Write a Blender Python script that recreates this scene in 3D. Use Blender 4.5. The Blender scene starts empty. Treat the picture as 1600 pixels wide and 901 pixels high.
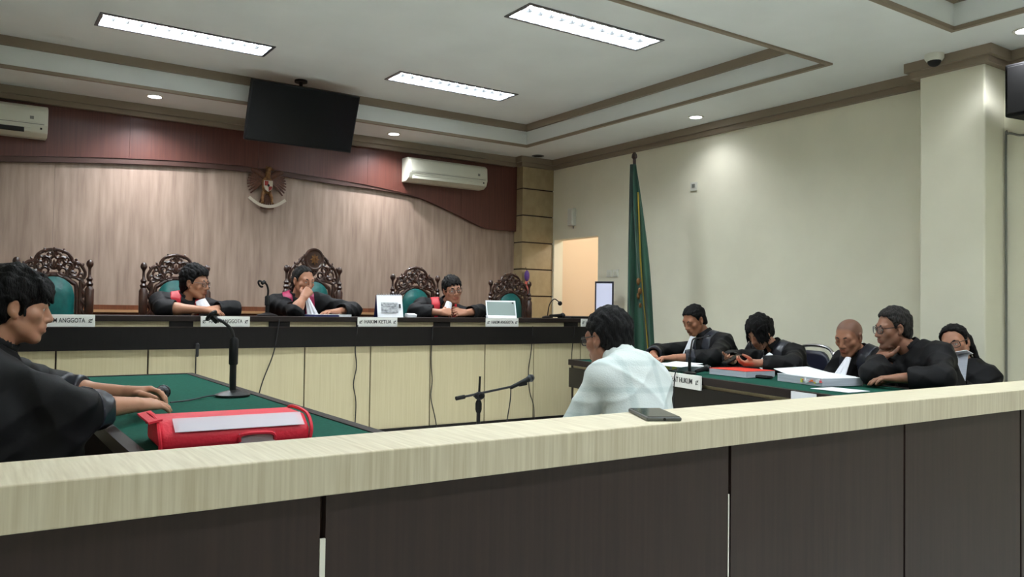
import bpy, bmesh, math, random
import numpy as np
from mathutils import Vector, Matrix

scene = bpy.context.scene
COL = scene.collection
random.seed(7)
PI = math.pi

# ------------------------------------------------------------------ camera
F_PX, YAW, PITCH, ROLL = 1264.9, 0.597857, 0.025838, 0.014034
_f = Vector((math.sin(YAW) * math.cos(PITCH), math.cos(YAW) * math.cos(PITCH), math.sin(PITCH)))
_r = Vector((math.cos(YAW), -math.sin(YAW), 0))
_u = _r.cross(_f)
_r2 = _r * math.cos(ROLL) + _u * math.sin(ROLL)
_u2 = _u * math.cos(ROLL) - _r * math.sin(ROLL)
cam_data = bpy.data.cameras.new('camera')
cam_data.sensor_width = 36.0
cam_data.lens = F_PX / 1600 * 36.0
cam_data.clip_start = 0.02
cam = bpy.data.objects.new('camera', cam_data)
cam.matrix_world = Matrix(((_r2.x, _u2.x, -_f.x, 0), (_r2.y, _u2.y, -_f.y, 0), (_r2.z, _u2.z, -_f.z, 1.25), (0, 0, 0, 1)))
COL.objects.link(cam)
scene.camera = cam

# ------------------------------------------------------------------ world, exposure
world = bpy.data.worlds.new('world')
scene.world = world
world.use_nodes = True
world.node_tree.nodes['Background'].inputs['Color'].default_value = (0.75, 0.85, 1.0, 1)
world.node_tree.nodes['Background'].inputs['Strength'].default_value = 0.25
scene.view_settings.view_transform = 'Standard'
scene.view_settings.look = 'None'
scene.view_settings.gamma = 1.0
scene.view_settings.use_curve_mapping = False
scene.view_settings.exposure = 0.64
TUBE_POWER = 42.0        # emission strength of a fluorescent fixture
SPOT_POWER = 100.0       # watts of a downlight

# ------------------------------------------------------------------ materials
MATS = {}
def lin(c):
    return tuple(((v / 255) / 12.92 if v / 255 <= 0.04045 else ((v / 255 + 0.055) / 1.055) ** 2.4) for v in c)
def mat(name, rgb, rough=0.5, metal=0.0, spec=0.5, var=None, scale=(8, 8, 8), amount=0.5, bump=0.0, emit=0.0, sheen=0.0, coat=0.0, alpha=1.0, trans=0.0, detail=3.0, attr=None):
    m = bpy.data.materials.new(name)
    m.use_nodes = True
    nt = m.node_tree
    b = nt.nodes['Principled BSDF']
    c = lin(rgb)
    b.inputs['Base Color'].default_value = (*c, 1)
    b.inputs['Roughness'].default_value = rough
    b.inputs['Metallic'].default_value = metal
    b.inputs['Specular IOR Level'].default_value = spec
    if sheen:
        b.inputs['Sheen Weight'].default_value = sheen
    if coat:
        b.inputs['Coat Weight'].default_value = coat
        b.inputs['Coat Roughness'].default_value = 0.15
    if alpha < 1:
        b.inputs['Alpha'].default_value = alpha
    if trans:
        b.inputs['Transmission Weight'].default_value = trans
    if emit:
        b.inputs['Emission Color'].default_value = (*c, 1)
        b.inputs['Emission Strength'].default_value = emit
    if var is not None or bump:
        tc = nt.nodes.new('ShaderNodeTexCoord')
        mp = nt.nodes.new('ShaderNodeMapping')
        mp.inputs['Scale'].default_value = scale
        nz = nt.nodes.new('ShaderNodeTexNoise')
        nz.inputs['Scale'].default_value = 1.0
        nz.inputs['Detail'].default_value = detail
        nt.links.new(tc.outputs['Object'], mp.inputs['Vector'])
        nt.links.new(mp.outputs['Vector'], nz.inputs['Vector'])
        if var is not None:
            rp = nt.nodes.new('ShaderNodeValToRGB')
            lo = 0.5 - 0.25 * (1.2 - amount); hi = 0.5 + 0.25 * (1.2 - amount)
            rp.color_ramp.elements[0].position = lo
            rp.color_ramp.elements[1].position = hi
            rp.color_ramp.elements[0].color = (*lin(var), 1)
            rp.color_ramp.elements[1].color = (*c, 1)
            nt.links.new(nz.outputs['Fac'], rp.inputs['Fac'])
            nt.links.new(rp.outputs['Color'], b.inputs['Base Color'])
        if bump:
            bp = nt.nodes.new('ShaderNodeBump')
            bp.inputs['Strength'].default_value = bump
            bp.inputs['Distance'].default_value = 0.01
            nt.links.new(nz.outputs['Fac'], bp.inputs['Height'])
            nt.links.new(bp.outputs['Normal'], b.inputs['Normal'])
    if attr:
        a = nt.nodes.new('ShaderNodeAttribute')
        a.attribute_name = attr
        mx = nt.nodes.new('ShaderNodeMix')
        mx.data_type = 'RGBA'; mx.blend_type = 'MULTIPLY'
        mx.inputs['Factor'].default_value = 1.0
        src = b.inputs['Base Color'].links[0].from_socket if b.inputs['Base Color'].links else None
        if src: nt.links.new(src, mx.inputs[6])
        else: mx.inputs[6].default_value = (*c, 1)
        nt.links.new(a.outputs['Color'], mx.inputs[7])
        nt.links.new(mx.outputs[2], b.inputs['Base Color'])
    MATS[name] = m
    return m

mat('plaster', (236, 233, 212), 0.8, var=(231, 228, 207), scale=(3, 3, 3))
mat('ceiling_paint', (228, 232, 230), 0.85, var=(222, 226, 224), scale=(2, 2, 2))
mat('taupe_trim', (138, 124, 106), 0.6)
mat('floor_tile', (220, 219, 213), 0.3, var=(210, 209, 203), scale=(3, 3, 3))
mat('travertine', (172, 150, 134), 0.45, var=(138, 117, 104), scale=(24, 24, 2.2), amount=0.25, detail=9)
mat('red_laminate', (96, 54, 44), 0.4, var=(82, 44, 37), scale=(60, 60, 2.0), amount=0.5, detail=5)
mat('dado_wood', (120, 72, 46), 0.4, var=(96, 54, 34), scale=(30, 30, 2.0))
mat('rail_wood', (176, 136, 96), 0.35)
mat('beige_stone', (172, 154, 118), 0.55, var=(160, 142, 106), scale=(14, 14, 10))
mat('groove', (52, 34, 26), 0.7)
mat('cream_laminate', (206, 195, 160), 0.4, var=(197, 185, 150), scale=(90, 90, 2.5), amount=0.4, detail=4)
mat('rail_laminate', (206, 198, 174), 0.4, spec=.35, var=(182, 171, 145), scale=(130, 6, 4), amount=0.35, detail=5)
mat('black_laminate', (22, 19, 19), 0.4, spec=.3, var=(17, 14, 15), scale=(60, 60, 4))
mat('dark_panel', (50, 37, 33), 0.5, spec=.35, var=(41, 30, 27), scale=(70, 70, 2.5), detail=5)
mat('dark_edge', (40, 32, 29), 0.55, spec=.2, var=(37, 29, 27), scale=(40, 40, 4))
mat('green_felt', (20, 78, 64), 0.95, spec=.15, var=(16, 69, 56), scale=(60, 60, 60))
mat('carved_wood', (66, 36, 24), 0.38, var=(44, 24, 17), scale=(20, 20, 20), coat=0.2)
mat('green_leather', (14, 96, 92), 0.32, var=(10, 82, 80), scale=(30, 30, 30), bump=0.15)
mat('black_leather', (30, 30, 33), 0.4, bump=0.15, scale=(60, 60, 60))
mat('navy_vinyl', (24, 28, 46), 0.4)
mat('chrome', (200, 200, 205), 0.15, metal=1.0)
mat('black_plastic', (16, 16, 18), 0.65, spec=.25)
mat('black_metal', (26, 26, 28), 0.4, metal=0.4)
mat('grey_metal', (110, 112, 116), 0.35, metal=0.8)
mat('mic_mesh', (70, 74, 78), 0.45, metal=0.7, bump=0.6, scale=(500, 500, 500))
mat('white_plastic', (222, 222, 210), 0.4)
mat('white_louvre', (225, 230, 232), 0.4)
mat('louvre_alu', (40, 42, 44), 0.5)
mat('ac_white', (206, 206, 190), 0.4)
mat('ac_grey', (120, 120, 112), 0.5)
mat('dark_void', (14, 14, 15), 0.7)
mat('paper', (232, 234, 240), 0.7)
mat('paper_edge', (196, 200, 210), 0.8, var=(170, 176, 188), scale=(4, 4, 500))
mat('sign_white', (232, 232, 228), 0.45)
mat('ink', (30, 30, 34), 0.6)
mat('red_cover', (226, 62, 48), 0.5)
mat('red_bag', (206, 30, 52), 0.55, bump=0.2, scale=(80, 80, 80))
mat('clear_pvc', (226, 218, 226), 0.12, alpha=0.45)
mat('yellow_paper', (214, 214, 96), 0.7)
mat('orange_tab', (240, 120, 50), 0.6)
mat('pink_tab', (222, 92, 100), 0.6)
mat('navy_card', (30, 38, 92), 0.6)
mat('picture_grey', (96, 98, 104), 0.6, var=(180, 182, 186), scale=(40, 40, 60))
mat('picture_dark', (58, 56, 58), 0.6)
mat('tablet_back', (122, 136, 132), 0.5)
mat('screen_black', (5, 6, 8), 0.22, spec=0.22)
mat('screen_lit', (196, 200, 222), 0.4, emit=0.35)
mat('navy_frame', (20, 22, 44), 0.35)
mat('lamp_glow', (236, 246, 255), 0.5, emit=1.0)
mat('spot_glow', (240, 244, 255), 0.5, emit=12.0)
mat('flag_green', (20, 78, 56), 0.75, var=(14, 60, 44), scale=(6, 6, 2), sheen=0.3)
mat('flag_dark', (26, 44, 38), 0.8)
mat('gold', (196, 170, 70), 0.45, metal=0.3)
mat('old_gold', (134, 96, 52), 0.45, metal=0.4, var=(98, 62, 34), scale=(40, 40, 40))
mat('emblem_brown', (96, 54, 32), 0.5, var=(70, 38, 24), scale=(60, 60, 60))
mat('ribbon_white', (196, 184, 166), 0.5)
mat('emblem_red', (140, 36, 30), 0.5)
mat('purple', (84, 50, 130), 0.6)
mat('coral', (196, 92, 84), 0.6)
mat('phone_grey', (84, 86, 84), 0.4, metal=0.3)
mat('phone_glass', (52, 55, 55), 0.12)
mat('cloud_glass', (150, 160, 180), 0.2, alpha=0.3)
M = MATS

# ------------------------------------------------------------------ mesh helpers
class MB:
    def __init__(s):
        s.v = []; s.f = []
    def add(s, vs, fs):
        o = len(s.v)
        s.v += [tuple(p) for p in vs]
        s.f += [tuple(i + o for i in q) for q in fs]
        return s
    def box(s, lo, hi):
        x0, y0, z0 = lo; x1, y1, z1 = hi
        return s.add([(x0, y0, z0), (x1, y0, z0), (x1, y1, z0), (x0, y1, z0), (x0, y0, z1), (x1, y0, z1), (x1, y1, z1), (x0, y1, z1)],
                     [(0, 3, 2, 1), (4, 5, 6, 7), (0, 1, 5, 4), (1, 2, 6, 5), (2, 3, 7, 6), (3, 0, 4, 7)])
    def obox(s, c, ax, ay, az):
        # oriented box: centre and three half-axis vectors
        c = Vector(c); ax = Vector(ax); ay = Vector(ay); az = Vector(az)
        vs = [c - ax - ay - az, c + ax - ay - az, c + ax + ay - az, c - ax + ay - az, c - ax - ay + az, c + ax - ay + az, c + ax + ay + az, c - ax + ay + az]
        return s.add(vs, [(0, 3, 2, 1), (4, 5, 6, 7), (0, 1, 5, 4), (1, 2, 6, 5), (2, 3, 7, 6), (3, 0, 4, 7)])
    def tube(s, pts, r, n=8, flat=1.0, up=None, caps=True):
        # sweep a circle of radius r (number or list) along the points
        pts = [Vector(p) for p in pts]
        m = len(pts)
        rs = r if isinstance(r, (list, tuple)) else [r] * m
        vs = []; prev = None
        for i, p in enumerate(pts):
            t = (pts[min(i + 1, m - 1)] - pts[max(i - 1, 0)])
            if t.length < 1e-9: t = Vector((0, 0, 1))
            t.normalize()
            if up is not None:
                a = Vector(up); a = a - t * a.dot(t)
                if a.length < 1e-6: a = t.orthogonal()
            elif prev is None: a = t.orthogonal()
            else:
                a = prev - t * prev.dot(t)
                if a.length < 1e-6: a = t.orthogonal()
            a.normalize(); prev = a
            b = t.cross(a)
            for k in range(n):
                th = 2 * PI * k / n
                vs.append(p + a * (math.cos(th) * rs[i] * flat) + b * (math.sin(th) * rs[i]))
        fs = [(i * n + k, i * n + (k + 1) % n, (i + 1) * n + (k + 1) % n, (i + 1) * n + k) for i in range(m - 1) for k in range(n)]
        if caps:
            fs.append(tuple(range(n - 1, -1, -1))); fs.append(tuple((m - 1) * n + k for k in range(n)))
        return s.add(vs, fs)
    def lathe(s, prof, c=(0, 0, 0), n=14, axis=(0, 0, 1), ring=False):
        # profile of (radius, height) about an axis through c
        z = Vector(axis).normalized(); x = z.orthogonal().normalized(); y = z.cross(x); c = Vector(c)
        vs = [c + z * h + x * (math.cos(2 * PI * k / n) * r) + y * (math.sin(2 * PI * k / n) * r) for r, h in prof for k in range(n)]
        m = len(prof)
        fs = [(i * n + k, i * n + (k + 1) % n, (i + 1) * n + (k + 1) % n, (i + 1) * n + k) for i in range(m - 1) for k in range(n)]
        if ring: fs += [((m - 1) * n + k, (m - 1) * n + (k + 1) % n, (k + 1) % n, k) for k in range(n)]
        else:
            fs.append(tuple(range(n - 1, -1, -1))); fs.append(tuple((m - 1) * n + k for k in range(n)))
        return s.add(vs, fs)
    def ball(s, c, r, n=12, m=8, rot=None):
        r = r if isinstance(r, (tuple, list)) else (r, r, r)
        c = Vector(c); vs = []
        for i in range(1, m):
            ph = PI * i / m
            for k in range(n):
                th = 2 * PI * k / n
                d = Vector((math.sin(ph) * math.cos(th) * r[0], math.sin(ph) * math.sin(th) * r[1], math.cos(ph) * r[2]))
                if rot is not None: d = rot @ d
                vs.append(c + d)
        t = Vector((0, 0, r[2])); b = Vector((0, 0, -r[2]))
        if rot is not None: t = rot @ t; b = rot @ b
        vs += [c + t, c + b]
        T = len(vs) - 2; B = T + 1
        fs = [(i * n + k, (i + 1) * n + k, (i + 1) * n + (k + 1) % n, i * n + (k + 1) % n) for i in range(m - 2) for k in range(n)]
        fs += [(T, k, (k + 1) % n) for k in range(n)] + [((m - 2) * n + k, B, (m - 2) * n + (k + 1) % n) for k in range(n)]
        return s.add(vs, fs)
    def prism(s, poly, z0, z1, fr=None):
        # extrude a 2-D outline; fr maps (u, v, w) to a point
        fr = fr or (lambda u, v, w: (u, v, w))
        n = len(poly)
        vs = [fr(u, v, z0) for u, v in poly] + [fr(u, v, z1) for u, v in poly]
        fs = [tuple(range(n - 1, -1, -1)), tuple(range(n, 2 * n))] + [(k, (k + 1) % n, n + (k + 1) % n, n + k) for k in range(n)]
        return s.add(vs, fs)
    def mesh(s, name, smooth=False):
        me = bpy.data.meshes.new(name)
        me.from_pydata(s.v, [], s.f)
        bm = bmesh.new(); bm.from_mesh(me)
        bmesh.ops.recalc_face_normals(bm, faces=bm.faces)
        bm.to_mesh(me); bm.free()
        if smooth:
            me.polygons.foreach_set('use_smooth', [True] * len(me.polygons))
        return me
    def build(s, name, m, parent=None, smooth=False, bevel=0.0, loc=None, rotz=None):
        o = bpy.data.objects.new(name, s.mesh(name, smooth))
        o.data.materials.append(M[m] if isinstance(m, str) else m)
        COL.objects.link(o)
        if parent: o.parent = parent
        if loc is not None: o.location = loc
        if rotz is not None: o.rotation_euler = (0, 0, rotz)
        if bevel:
            md = o.modifiers.new('bevel', 'BEVEL'); md.width = bevel; md.segments = 2; md.limit_method = 'ANGLE'
        if smooth:
            try:
                md = o.modifiers.new('normals', 'EDGE_SPLIT'); md.split_angle = math.radians(42)
            except Exception: pass
        return o

def tag(o, label, cat, group=None):
    o['label'] = label; o['category'] = cat
    if group: o['group'] = group
    return o
def thing(name, label, cat, loc=(0, 0, 0), rotz=0, group=None):
    o = bpy.data.objects.new(name, None)
    o.empty_display_size = 0.1
    COL.objects.link(o)
    o.location = loc; o.rotation_euler = (0, 0, rotz)
    return tag(o, label, cat, group)
def struct(o):
    o['kind'] = 'structure'
    return o
def share(src, name, parent, loc=(0, 0, 0), rotz=0):
    o = bpy.data.objects.new(name, src.data)
    COL.objects.link(o); o.parent = parent; o.location = loc; o.rotation_euler = (0, 0, rotz)
    return o
def copy_tree(o, parent=None):
    c = o.copy(); COL.objects.link(c); c.parent = parent
    for ch in o.children: copy_tree(ch, c)
    return c
def lettering(text, size, parent, loc, rot, width=None, bold=0.0, depth=0.0012, m='ink', name='lettering'):
    cu = bpy.data.curves.new('lettering', 'FONT')
    cu.body = text; cu.size = size; cu.align_x = 'CENTER'; cu.align_y = 'CENTER'
    cu.extrude = depth; cu.offset = bold; cu.resolution_u = 3
    t = bpy.data.objects.new('tmp', cu); COL.objects.link(t)
    bpy.context.view_layer.update()
    me = bpy.data.meshes.new_from_object(t.evaluated_get(bpy.context.evaluated_depsgraph_get()))
    bpy.data.objects.remove(t)
    o = bpy.data.objects.new(name, me); me.materials.clear(); me.materials.append(M[m])
    COL.objects.link(o); o.parent = parent; o.location = loc; o.rotation_euler = rot
    if width:
        w = max(v.co.x for v in me.vertices) - min(v.co.x for v in me.vertices)
        o.scale = (width / w, 1, 1)
    return o
def spline(pts, n=8):
    # Catmull-Rom through the points
    P = [Vector(p) for p in pts]; out = []
    for i in range(len(P) - 1):
        a = P[max(i - 1, 0)]; b = P[i]; c = P[i + 1]; d = P[min(i + 2, len(P) - 1)]
        for k in range(n):
            t = k / n
            out.append(0.5 * ((2 * b) + (c - a) * t + (2 * a - 5 * b + 4 * c - d) * t * t + (3 * b - a - 3 * c + d) * t ** 3))
    out.append(P[-1])
    return out
# ------------------------------------------------------------------ the room
XL, XR, YB, YF = -1.0, 6.24, 8.45, -3.5
ZC, ZT = 3.15, 3.39
R1 = (-0.05, 5.39, 3.71, 7.656)
R2 = (-0.05, 5.39, -1.3, 2.76)
FIX = [(1.445, 6.75), (3.88, 6.75), (3.88, 4.73), (1.445, 4.73), (1.445, 1.75), (3.88, 1.75), (1.445, -0.3), (3.88, -0.3)]
FW, FD = 1.28, 0.30

b = MB().box((XL - .15, YF - .15, -0.1), (XR + 1.6, YB + .15, 0))
struct(b.build('floor', 'floor_tile'))
b = MB()
b.box((XL, R1[3], ZC), (XR, YB, 3.6)); b.box((R1[1], YF, ZC), (XR, R1[3], 3.6)); b.box((XL, YF, ZC), (R1[0], R1[3], 3.6))
b.box((R1[0], R2[3], ZC), (R1[1], R1[2], 3.6)); b.box((R1[0], YF, ZC), (R1[1], R2[2], 3.6))
for rx0, rx1, ry0, ry1 in (R1, R2):
    fx = [f for f in FIX if ry0 < f[1] < ry1]
    xs = sorted({rx0, rx1} | {round(f[0] + s * FW / 2, 4) for f in fx for s in (-1, 1)})
    ys = sorted({ry0, ry1} | {round(f[1] + s * FD / 2, 4) for f in fx for s in (-1, 1)})
    for i in range(len(xs) - 1):
        for j in range(len(ys) - 1):
            mx, my = (xs[i] + xs[i + 1]) / 2, (ys[j] + ys[j + 1]) / 2
            if not any(abs(mx - f[0]) < FW / 2 and abs(my - f[1]) < FD / 2 for f in fx):
                b.box((xs[i], ys[j], ZT), (xs[i + 1], ys[j + 1], 3.6))
ceil = struct(b.build('ceiling', 'ceiling_paint'))
b = MB().box((XL - .1, YF - .1, 3.6), (XR + .1, YB + .1, 3.65))
struct(b.build('ceiling_slab', 'ceiling_paint'))

def frame(rect, w0, w1, z0, z1):
    # rectangular moulding: from w0 outside the opening to w1 inside it
    x0, x1, y0, y1 = rect
    m = MB()
    m.box((x0 - w0, y0 - w0, z0), (x1 + w0, y0 + w1, z1)); m.box((x0 - w0, y1 - w1, z0), (x1 + w0, y1 + w0, z1))
    m.box((x0 - w0, y0 + w1, z0), (x0 + w1, y1 - w1, z1)); m.box((x1 - w1, y0 + w1, z0), (x1 + w0, y1 - w1, z1))
    return m
n = 1
for rect in (R1, R2):
    struct(frame(rect, 0.03, 0.006, ZC - 0.014, ZC + 0.012).build('trim_%d' % n, 'taupe_trim')); n += 1
    struct(frame(rect, 0.0, 0.035, ZT - 0.075, ZT + 0.001).build('trim_%d' % n, 'taupe_trim')); n += 1

# cornice: stepped moulding along the walls, breaking forward round the pillars
def cornice(path, name):
    m = MB()
    prof = ((0.05, 3.035, 3.075), (0.075, 3.075, 3.15))
    for (x0, y0), (x1, y1) in path:
        for d, z0, z1 in prof:
            if y0 == y1: m.box((min(x0, x1) - (d if name == 'b' else 0), y0 - d, z0), (max(x0, x1), y0, z1))
            else: m.box((x0 - d, min(y0, y1), z0), (x0, max(y0, y1), z1))
    return m
PX0, PY0 = 5.76, 8.25
m = MB()
for d, z0, z1 in ((0.05, 3.035, 3.08), (0.08, 3.08, 3.15)):
    m.box((XL, YB - .07 - d, z0), (PX0 - d, YB, z1)); m.box((PX0 - d, PY0 - d, z0), (XR, YB - .07 - d, z1))
struct(m.build('trim_%d' % n, 'taupe_trim')); n += 1
QX, QY0, QY1 = 5.95, 2.83, 3.30
m = MB()
for d, z0, z1 in ((0.05, 3.035, 3.08), (0.08, 3.08, 3.15)):
    m.box((XR - d, QY1 + d, z0), (XR, PY0 - d, z1)); m.box((QX - d, QY0 - d, z0), (XR, QY1 + d, z1)); m.box((XR - d, YF, z0), (XR, QY0 - d, z1))
struct(m.build('trim_%d' % n, 'taupe_trim')); n += 1
m = MB()
for d, z0, z1 in ((0.05, 3.035, 3.08), (0.08, 3.08, 3.15)):
    m.box((XL, YF, z0), (XL + d, YB - .2, z1))
struct(m.build('trim_%d' % n, 'taupe_trim')); n += 1

# walls
DY0, DY1, DZ = 7.36, 8.22, 2.14
m = MB().box((XR, YF, 0), (XR + .14, DY0, 3.6)).box((XR, DY0, DZ), (XR + .14, DY1, 3.6)).box((XR, DY1, 0), (XR + .14, YB, 3.6))
struct(m.build('wall_right', 'plaster'))
struct(MB().box((XL - .14, YF, 0), (XL, YB, 3.6)).build('wall_left', 'plaster'))
# the wall behind the public seats, with two tall windows
m = MB().box((XL, YF - .14, 0), (XR, YF, .9)).box((XL, YF - .14, 2.4), (XR, YF, 3.6))
wx = [XL, 0.4, 1.6, 3.4, 4.6, XR]
for k in (0, 2, 4): m.box((wx[k], YF - .14, .9), (wx[k + 1], YF, 2.4))
struct(m.build('wall_front', 'plaster'))
for k in (1, 3):
    t = MB().box((wx[k], YF - .1, .9), (wx[k + 1], YF - .09, 2.4)).build('window_%d' % ((k + 1) // 2), 'cloud_glass')
    struct(t)
    fr = MB()
    x0, x1 = wx[k], wx[k + 1]
    for lo, hi in (((x0, .9), (x0 + .05, 2.4)), ((x1 - .05, .9), (x1, 2.4)), ((x0, .9), (x1, .95)), ((x0, 2.35), (x1, 2.4)), (((x0 + x1) / 2 - .025, .9), ((x0 + x1) / 2 + .025, 2.4))):
        fr.box((lo[0], YF - .12, lo[1]), (hi[0], YF - .04, hi[1]))
    fr.build('window_frame', 'dark_edge', t)
# back wall
wb = struct(MB().box((XL, YB, 0), (XR + .14, YB + .14, 3.6)).build('wall_back', 'travertine'))
ARCH = [(-1.0, 2.50), (-0.2, 2.51), (.255, 2.535), (.75, 2.585), (1.28, 2.63), (1.86, 2.665), (2.49, 2.675), (3.18, 2.65), (3.70, 2.62), (4.05, 2.585), (4.36, 2.54), (4.64, 2.46), (4.97, 2.352), (5.22, 2.262), (5.36, 2.236), (5.76, 2.232)]
_sp = spline([(a, 0, c) for a, c in ARCH], 6)
AX = [p.x for p in _sp]; AZ = [p.z for p in _sp]
arch = lambda x: float(np.interp(x, AX, AZ))
fy = lambda y0, y1: (lambda u, v, w: (u, y0 + (y1 - y0) * w, v))
seams = [-1.0, 0.07, 1.29, 2.51, 3.73, 4.95, 5.76]
for a, c in zip(seams[:-1], seams[1:]):
    xs = [a + .001 + (c - a - .002) * k / 14 for k in range(15)]
    poly = [(x, arch(x)) for x in xs] + [(c - .001, ZC), (a + .001, ZC)]
    MB().prism(poly, 0, 1, fy(YB - .07, YB)).build('red_panel', 'red_laminate', wb)
for a, c in zip([-1.0, 0.68, 1.9, 3.12, 4.34], [0.68, 1.9, 3.12, 4.34, 5.76]):
    xs = [a + .0006 + (c - a - .0012) * k / 14 for k in range(15)]
    poly = [(c - .0006, 1.24), *[(x, arch(x) + .02) for x in reversed(xs)], (a + .0006, 1.24)]
    MB().prism(poly, 0, 1, fy(YB - .02, YB)).build('stone_panel', 'travertine', wb)
xs = np.linspace(-1.0, 4.4, 60)
th = lambda x: .05 * max(0.0, min(1.0, (4.42 - x) / 1.0))
poly = [(x, arch(x) + .004) for x in xs] + [(x, arch(x) - .004 - th(x)) for x in xs[::-1]]
m = MB()
for i in range(len(xs) - 1):
    a, c = xs[i], xs[i + 1]
    m.prism([(a, arch(a) - th(a)), (c, arch(c) - th(c)), (c, arch(c)), (a, arch(a))], 0, 1, fy(YB - .06, YB - .015))
mat('arch_brown', (74, 47, 39), 0.5)
m.build('arch_moulding', 'arch_brown', wb)
MB().box((XL, YB - .03, 0.35), (PX0, YB, 1.24)).build('dado_panel', 'dado_wood', wb)
MB().box((XL, YB - .06, 1.17), (PX0, YB - .03, 1.195)).build('dado_rail', 'rail_wood', wb)

# panelled pillar in the far corner
col = struct(MB().box((PX0 + .015, PY0 + .015, 0), (XR, YB, ZC)).build('wall_pillar_far', 'groove'))
zs = [0.0, 0.40, 0.74, 1.08, 1.42, 1.756, 2.092, 2.428, 2.764, 3.15]
for a, c in zip(zs[:-1], zs[1:]):
    MB().box((PX0, PY0, a + .008), (XR, YB, c - .008)).build('panel', 'beige_stone', col)
struct(MB().box((QX, QY0, 0), (XR, QY1, ZC)).build('wall_pillar_near', 'plaster', bevel=.012))

# passage beyond the doorway
m = MB().box((XR + .14, YB - .02, 0), (XR + 1.5, YB + .12, 2.7)).box((XR + 1.4, 6.0, 0), (XR + 1.5, YB, 2.7)).box((XR + .14, 5.9, 0), (XR + 1.5, 6.0, 2.7)).box((XR + .14, 5.9, 2.6), (XR + 1.5, YB + .1, 2.7))
mat('peach_plaster', (222, 204, 180), 0.8)
struct(m.build('wall_passage', 'peach_plaster'))
pl = thing('passage_lamp', 'round ceiling lamp in the passage beyond the doorway', 'lamp', (6.95, 7.2, 2.6))
MB().lathe([(.13, 0), (.13, -.03), (.11, -.05)]).build('body', 'white_plastic', pl, True)
MB().lathe([(.1, -.05), (.09, -.07), (.05, -.085)]).build('diffuser', 'lamp_glow', pl, True)
ld = bpy.data.lights.new('passage_light', 'POINT'); ld.energy = 20; ld.color = (1.0, .95, .88); ld.shadow_soft_size = .08
lo = bpy.data.objects.new('passage_light', ld); COL.objects.link(lo); lo.parent = pl; lo.location = (0, 0, -.2)

# ------------------------------------------------------------------ lamps
m = mat('tube_glow', (232, 244, 255), 0.5); nb = m.node_tree.nodes['Principled BSDF']
nb.inputs['Emission Color'].default_value = (.90, .97, 1.0, 1); nb.inputs['Emission Strength'].default_value = TUBE_POWER
WHERE = ['above the hanging television', 'nearest the far right ceiling corner', 'in the near right of the tray', 'in the near left of the tray',
         'over the public rail on the left', 'over the public rail on the right', 'over the public seats on the left', 'over the public seats on the right']
first = None
for (x, y), w in zip(FIX, WHERE):
    lab = 'recessed louvred fluorescent ceiling light ' + w
    if first is None:
        first = thing('ceiling_light', lab, 'ceiling light', (x, y, ZT), 0, 'louvred fluorescent lights')
        hx, hy = FW / 2, FD / 2
        f = frame((-hx, hx, -hy, hy), .012, .014, -.008, .002); f.build('frame', 'grey_metal', first)
        h = MB().box((-hx, -hy, .14), (hx, hy, .15)).box((-hx, -hy, 0), (-hx + .008, hy, .14)).box((hx - .008, -hy, 0), (hx, hy, .14)).box((-hx, -hy, 0), (hx, -hy + .008, .14)).box((-hx, hy - .008, 0), (hx, hy, .14))
        h.build('housing', 'white_louvre', first)
        MB().box((-hx + .01, -hy + .01, .06), (hx - .01, hy - .01, .07)).build('lamp_panel', 'tube_glow', first)
        l0 = None
        for k in range(1, 13):
            lx = -hx + FW * k / 13
            if l0 is None: l0 = MB().box((-.002, -hy + .009, 0), (.002, hy - .009, .032)).build('louvre', 'louvre_alu', first, loc=(lx, 0, 0))
            else: share(l0, 'louvre', first, (lx, 0, 0))
        MB().box((-hx + .01, -.003, 0), (hx - .01, .003, .032)).build('louvre', 'louvre_alu', first)
    else:
        c = copy_tree(first); c.location = (x, y, ZT); c['label'] = lab
DOWN = [(1.42, 7.93, 1, 'bright round downlight above the far left red panelling', 1.0), (3.87, 8.02, 1, 'bright round downlight between television and right air conditioner', 0.8), (5.88, 5.49, 1, 'bright round downlight over the right side wall', .17),
        (5.85, 8.06, 0, 'unlit round downlight in the far right corner', 0), (5.80, 2.50, 1, 'glaring round downlight near the black loudspeaker', 0.35)]
for x, y, on, lab, kp in DOWN:
    d = thing('downlight', lab, 'downlight', (x, y, ZC), 0, 'round ceiling downlights')
    MB().lathe([(.058, -.006), (.075, -.006), (.078, 0), (.058, 0)], n=20, ring=True).build('rim', 'white_plastic' if on else 'grey_metal', d, True)
    MB().lathe([(.056, -.004), (.054, -.002)], n=20).build('lens', 'spot_glow' if on else 'dark_void', d)
    if on:
        ld = bpy.data.lights.new('downlight_beam', 'SPOT'); ld.energy = SPOT_POWER * kp; ld.spot_size = math.radians(140); ld.spot_blend = 1.0; ld.color = (.93, .95, 1.0); ld.shadow_soft_size = .05
        lo = bpy.data.objects.new('downlight_beam', ld); COL.objects.link(lo); lo.parent = d; lo.location = (0, 0, -.02)
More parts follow.
